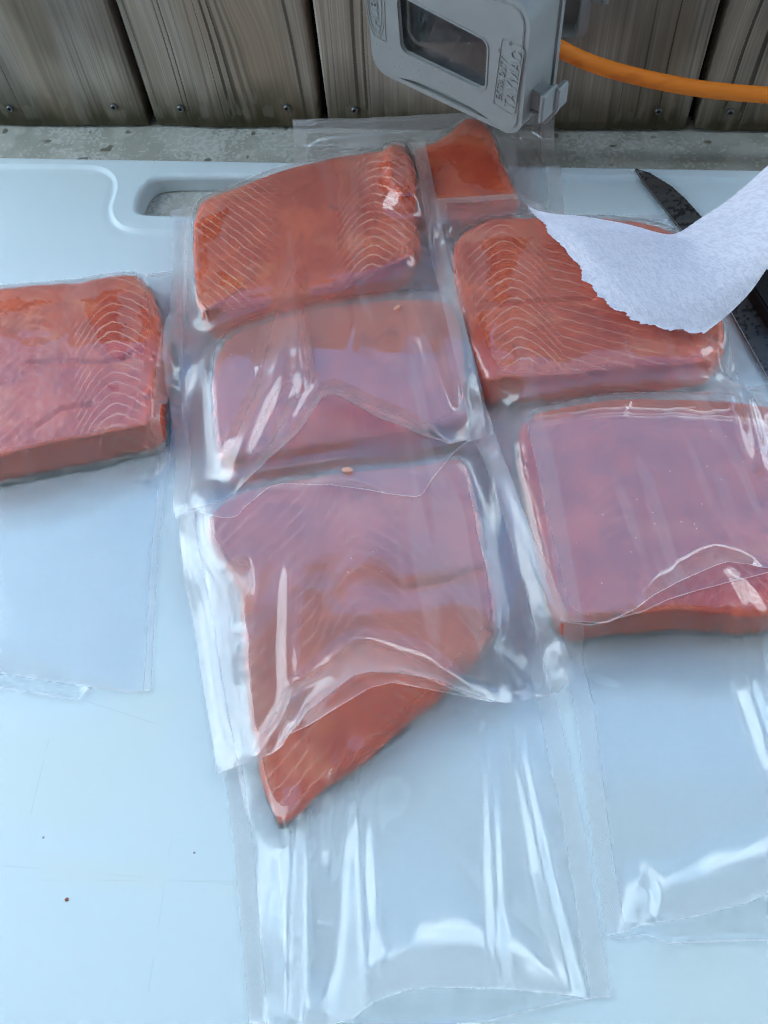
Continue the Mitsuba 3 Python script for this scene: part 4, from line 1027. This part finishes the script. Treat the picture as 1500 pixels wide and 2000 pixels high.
tp = Polygon([[0.1123,0.0687],[0.13,0.0668],[0.1264,0.0159],[0.108,0.0183]]).buffer(-.003).buffer(.003)
badge = cat_meshes([extr(tp.difference(tp.buffer(-.0008)), .0006, .0012)])
add('outlet_cover__badge', lid(badge), 'grey_plastic', smooth=35)


def lettering(text, p0, p1, height, bold=False):
    """Raised letters whose base line runs from p0 to p1 (local a, b), tops towards the left."""
    p0, p1 = arr(p0), arr(p1)
    m = meshkit.text_mesh(text, height, .0010, bold=bold)
    L = m.bounds[1][0] - m.bounds[0][0]
    d = p1 - p0
    s = np.linalg.norm(d) / L
    d = d / np.linalg.norm(d)
    v = m.vertices.copy()
    x, y, z = (v[:, 0] - m.bounds[0][0]) * s, v[:, 1], v[:, 2]
    nrm = np.array([-d[1], d[0]])
    m.vertices = np.column_stack([p0[0] + x * d[0] + y * nrm[0], p0[1] + x * d[1] + y * nrm[1], .0011 + z])
    return m


t1, t2 = [[0.1248,0.02],[0.1284,0.0627]], [[0.1149,0.0236],[0.1176,0.055]]
words = [lettering('TAYMAC', t1[0], t1[1], .0078), lettering('EXTRA DUTY', t2[0], t2[1], .0047)]
r1, r2 = [[0.1204,0.0649],[0.1209,0.0682]], [[0.1122,0.0575],[0.1128,0.0602]]
words += [lettering('®', r1[0], r1[1], .0022, False), lettering('®', r2[0], r2[1], .0020, False)]
add('outlet_cover__lettering', lid(cat_meshes(words)), 'grey_plastic', smooth=35, label='raised lettering on the grey lid')
# oval emblem at the hinge end
e0 = [[0.0046,0.0783],[0.0088,0.0287]]
ec = arr([[0.0066,0.0565]][0])
ell = lambda ra, rb: Polygon([(ec[0] + ra * math.cos(t), ec[1] + rb * math.sin(t)) for t in np.linspace(0, 2 * math.pi, 60)[:-1]])
em = [extr(ell(.0088, .0285).difference(ell(.0080, .0276)), .0006, .0012), extr(ell(.0066, .0255).difference(ell(.0060, .0247)), .0006, .0012)]
em.append(lettering('HUBBELL', (ec[0] + .0030, ec[1] - .019), (ec[0] + .0030, ec[1] + .019), .0060))
for k in range(3):
    p = [(ec[0] - .004 + .0006 * k, ec[1] - .0205 - .0018 * k), (ec[0], ec[1] - .0222 - .0018 * k), (ec[0] + .004 - .0006 * k, ec[1] - .0205 - .0018 * k)]
    em.append(extr(LineString(p).buffer(.00025), .0005, .0012))
sepl = [[0.0161,0.0786],[0.0149,0.0279]]
em.append(extr(LineString([sepl[0], sepl[1], (sepl[1][0] - .010, sepl[1][1] + .0005)]).buffer(.0003), .0005, .0012))
add('outlet_cover__emblem', lid(cat_meshes(em)), 'grey_plastic', smooth=35, label='raised oval emblem at the hinge end of the lid')
# latch loop on the free side, tongue below it
lt = []
for b0, b1 in ((.0135, .0165), (.0285, .0315)):
    lt.append(rbox(LW - .001, b0, -.022, LW + .010, b1, -.010, .0008))
lt.append(rbox(LW + .0085, .0120, -.0235, LW + .0120, .0330, -.0065, .0012))
lt.append(rbox(LW + .0100, .0140, -.0330, LW + .0150, .0310, -.0200, .0014))
lt.append(rbox(LW - .001, .0165, -.0125, LW + .009, .0285, -.0108, .0006))
lt.append(rbox(LW - .001, .0165, -.0235, LW + .009, .0285, -.0215, .0006))
add('outlet_cover__latch', lid(cat_meshes(lt)), 'grey_plastic', smooth=30)
tg = Polygon([(LW - .006, .001), (LW - .001, -.0065), (LW + .004, -.004), (LW + .011, .008), (LW + .011, .013), (LW - .001, .014)]).buffer(-.0015).buffer(.0015)
add('outlet_cover__tongue', lid(extr(tg, .0035, -.030)), 'grey_plastic', smooth=30)
# base on the fence
bz0, bz1, bx0, bx1 = .094, .205, -.058, .0640
rb_ = rrect(bx0, bz0, bx1, bz1, .006)


def on_fence(m, y):
    v = m.vertices
    m.vertices = np.column_stack([v[:, 0], y - v[:, 2], v[:, 1]])
    return m


bs = [extr(rb_.difference(rb_.buffer(-.004)), .020, 0), extr(rb_.buffer(.0032).difference(rb_.buffer(-.0005)), .004, .009), extr(rb_.buffer(-.003), .003, 0.0005)]
add('outlet_cover__base', on_fence(cat_meshes(bs), YF - .0012), 'grey_plastic', smooth=30)
tb = cat_meshes([rbox(bx1 + .003, .118, .004, bx1 + .0135, .140, .0135, .0012), rbox(bx1 + .010, .118, .006, bx1 + .0150, .140, .0155, .0012)])
add('outlet_cover__catch', on_fence(tb, YF - .0012), 'grey_plastic', smooth=30)
rc = rrect(-.040, .116, .030, .185, .006)
add('outlet_cover__receptacle', on_fence(extr(rc, .008, .0045), YF - .0012), 'dark_plastic', smooth=30)

# ------------------------------------------------------------------ orange extension cord from the outlet
cp = [[0.0164,0.604,0.1113],[0.0311,0.604,0.1059],[0.0428,0.604,0.1004],[0.0669,0.604,0.0873],[0.1015,0.604,0.0763],[0.1426,0.604,0.0672],[0.1729,0.604,0.0631],[0.2028,0.604,0.0607],[0.2476,0.604,0.0566],[0.2995,0.604,0.0527]]
cp = chaikin(cp, 3, closed=False)
add('extension_cord', tube(resample(cp, 90), .0057, 24), 'orange_vinyl', smooth=40, label='thick orange extension cord running from the outlet cover to the right', cat='extension cord')

# ------------------------------------------------------------------ small scraps
def blob(p, rx, ry, rz, seed, rot=0):
    m = trimesh.creation.icosphere(subdivisions=2)
    n = meshkit.noise(m.vertices * 2.2 + seed, seed)
    v = m.vertices * (.75 + .5 * n)[:, None] * [rx, ry, rz]
    c, s = math.cos(rot), math.sin(rot)
    v = np.column_stack([v[:, 0] * c - v[:, 1] * s, v[:, 0] * s + v[:, 1] * c, v[:, 2]])
    m.vertices = v + [p[0], p[1], hsample(HM, np.array([p[0]]), np.array([p[1]]))[0] + rz * .6]
    return m


add('salmon_scrap', blob([[-0.0755,0.2766,0.05]][0], .0036, .0020, .0008, 3), 'flesh_bit', smooth=True, label='small pink flake of salmon on the film of the centre column', cat='scrap')
add('salmon_scrap_001', blob([[-0.0556,0.4043,0.05]][0], .0026, .0014, .0007, 5, .8), 'flesh_bit', smooth=True, label='tiny pink flake of salmon below the topmost fillet', cat='scrap')
add('crumb', blob([[-0.199,0.0278,0.0145]][0], .0010, .0009, .0006, 8), 'brown_bit', smooth=True, label='tiny reddish brown crumb on the bare board at lower left', cat='crumb')
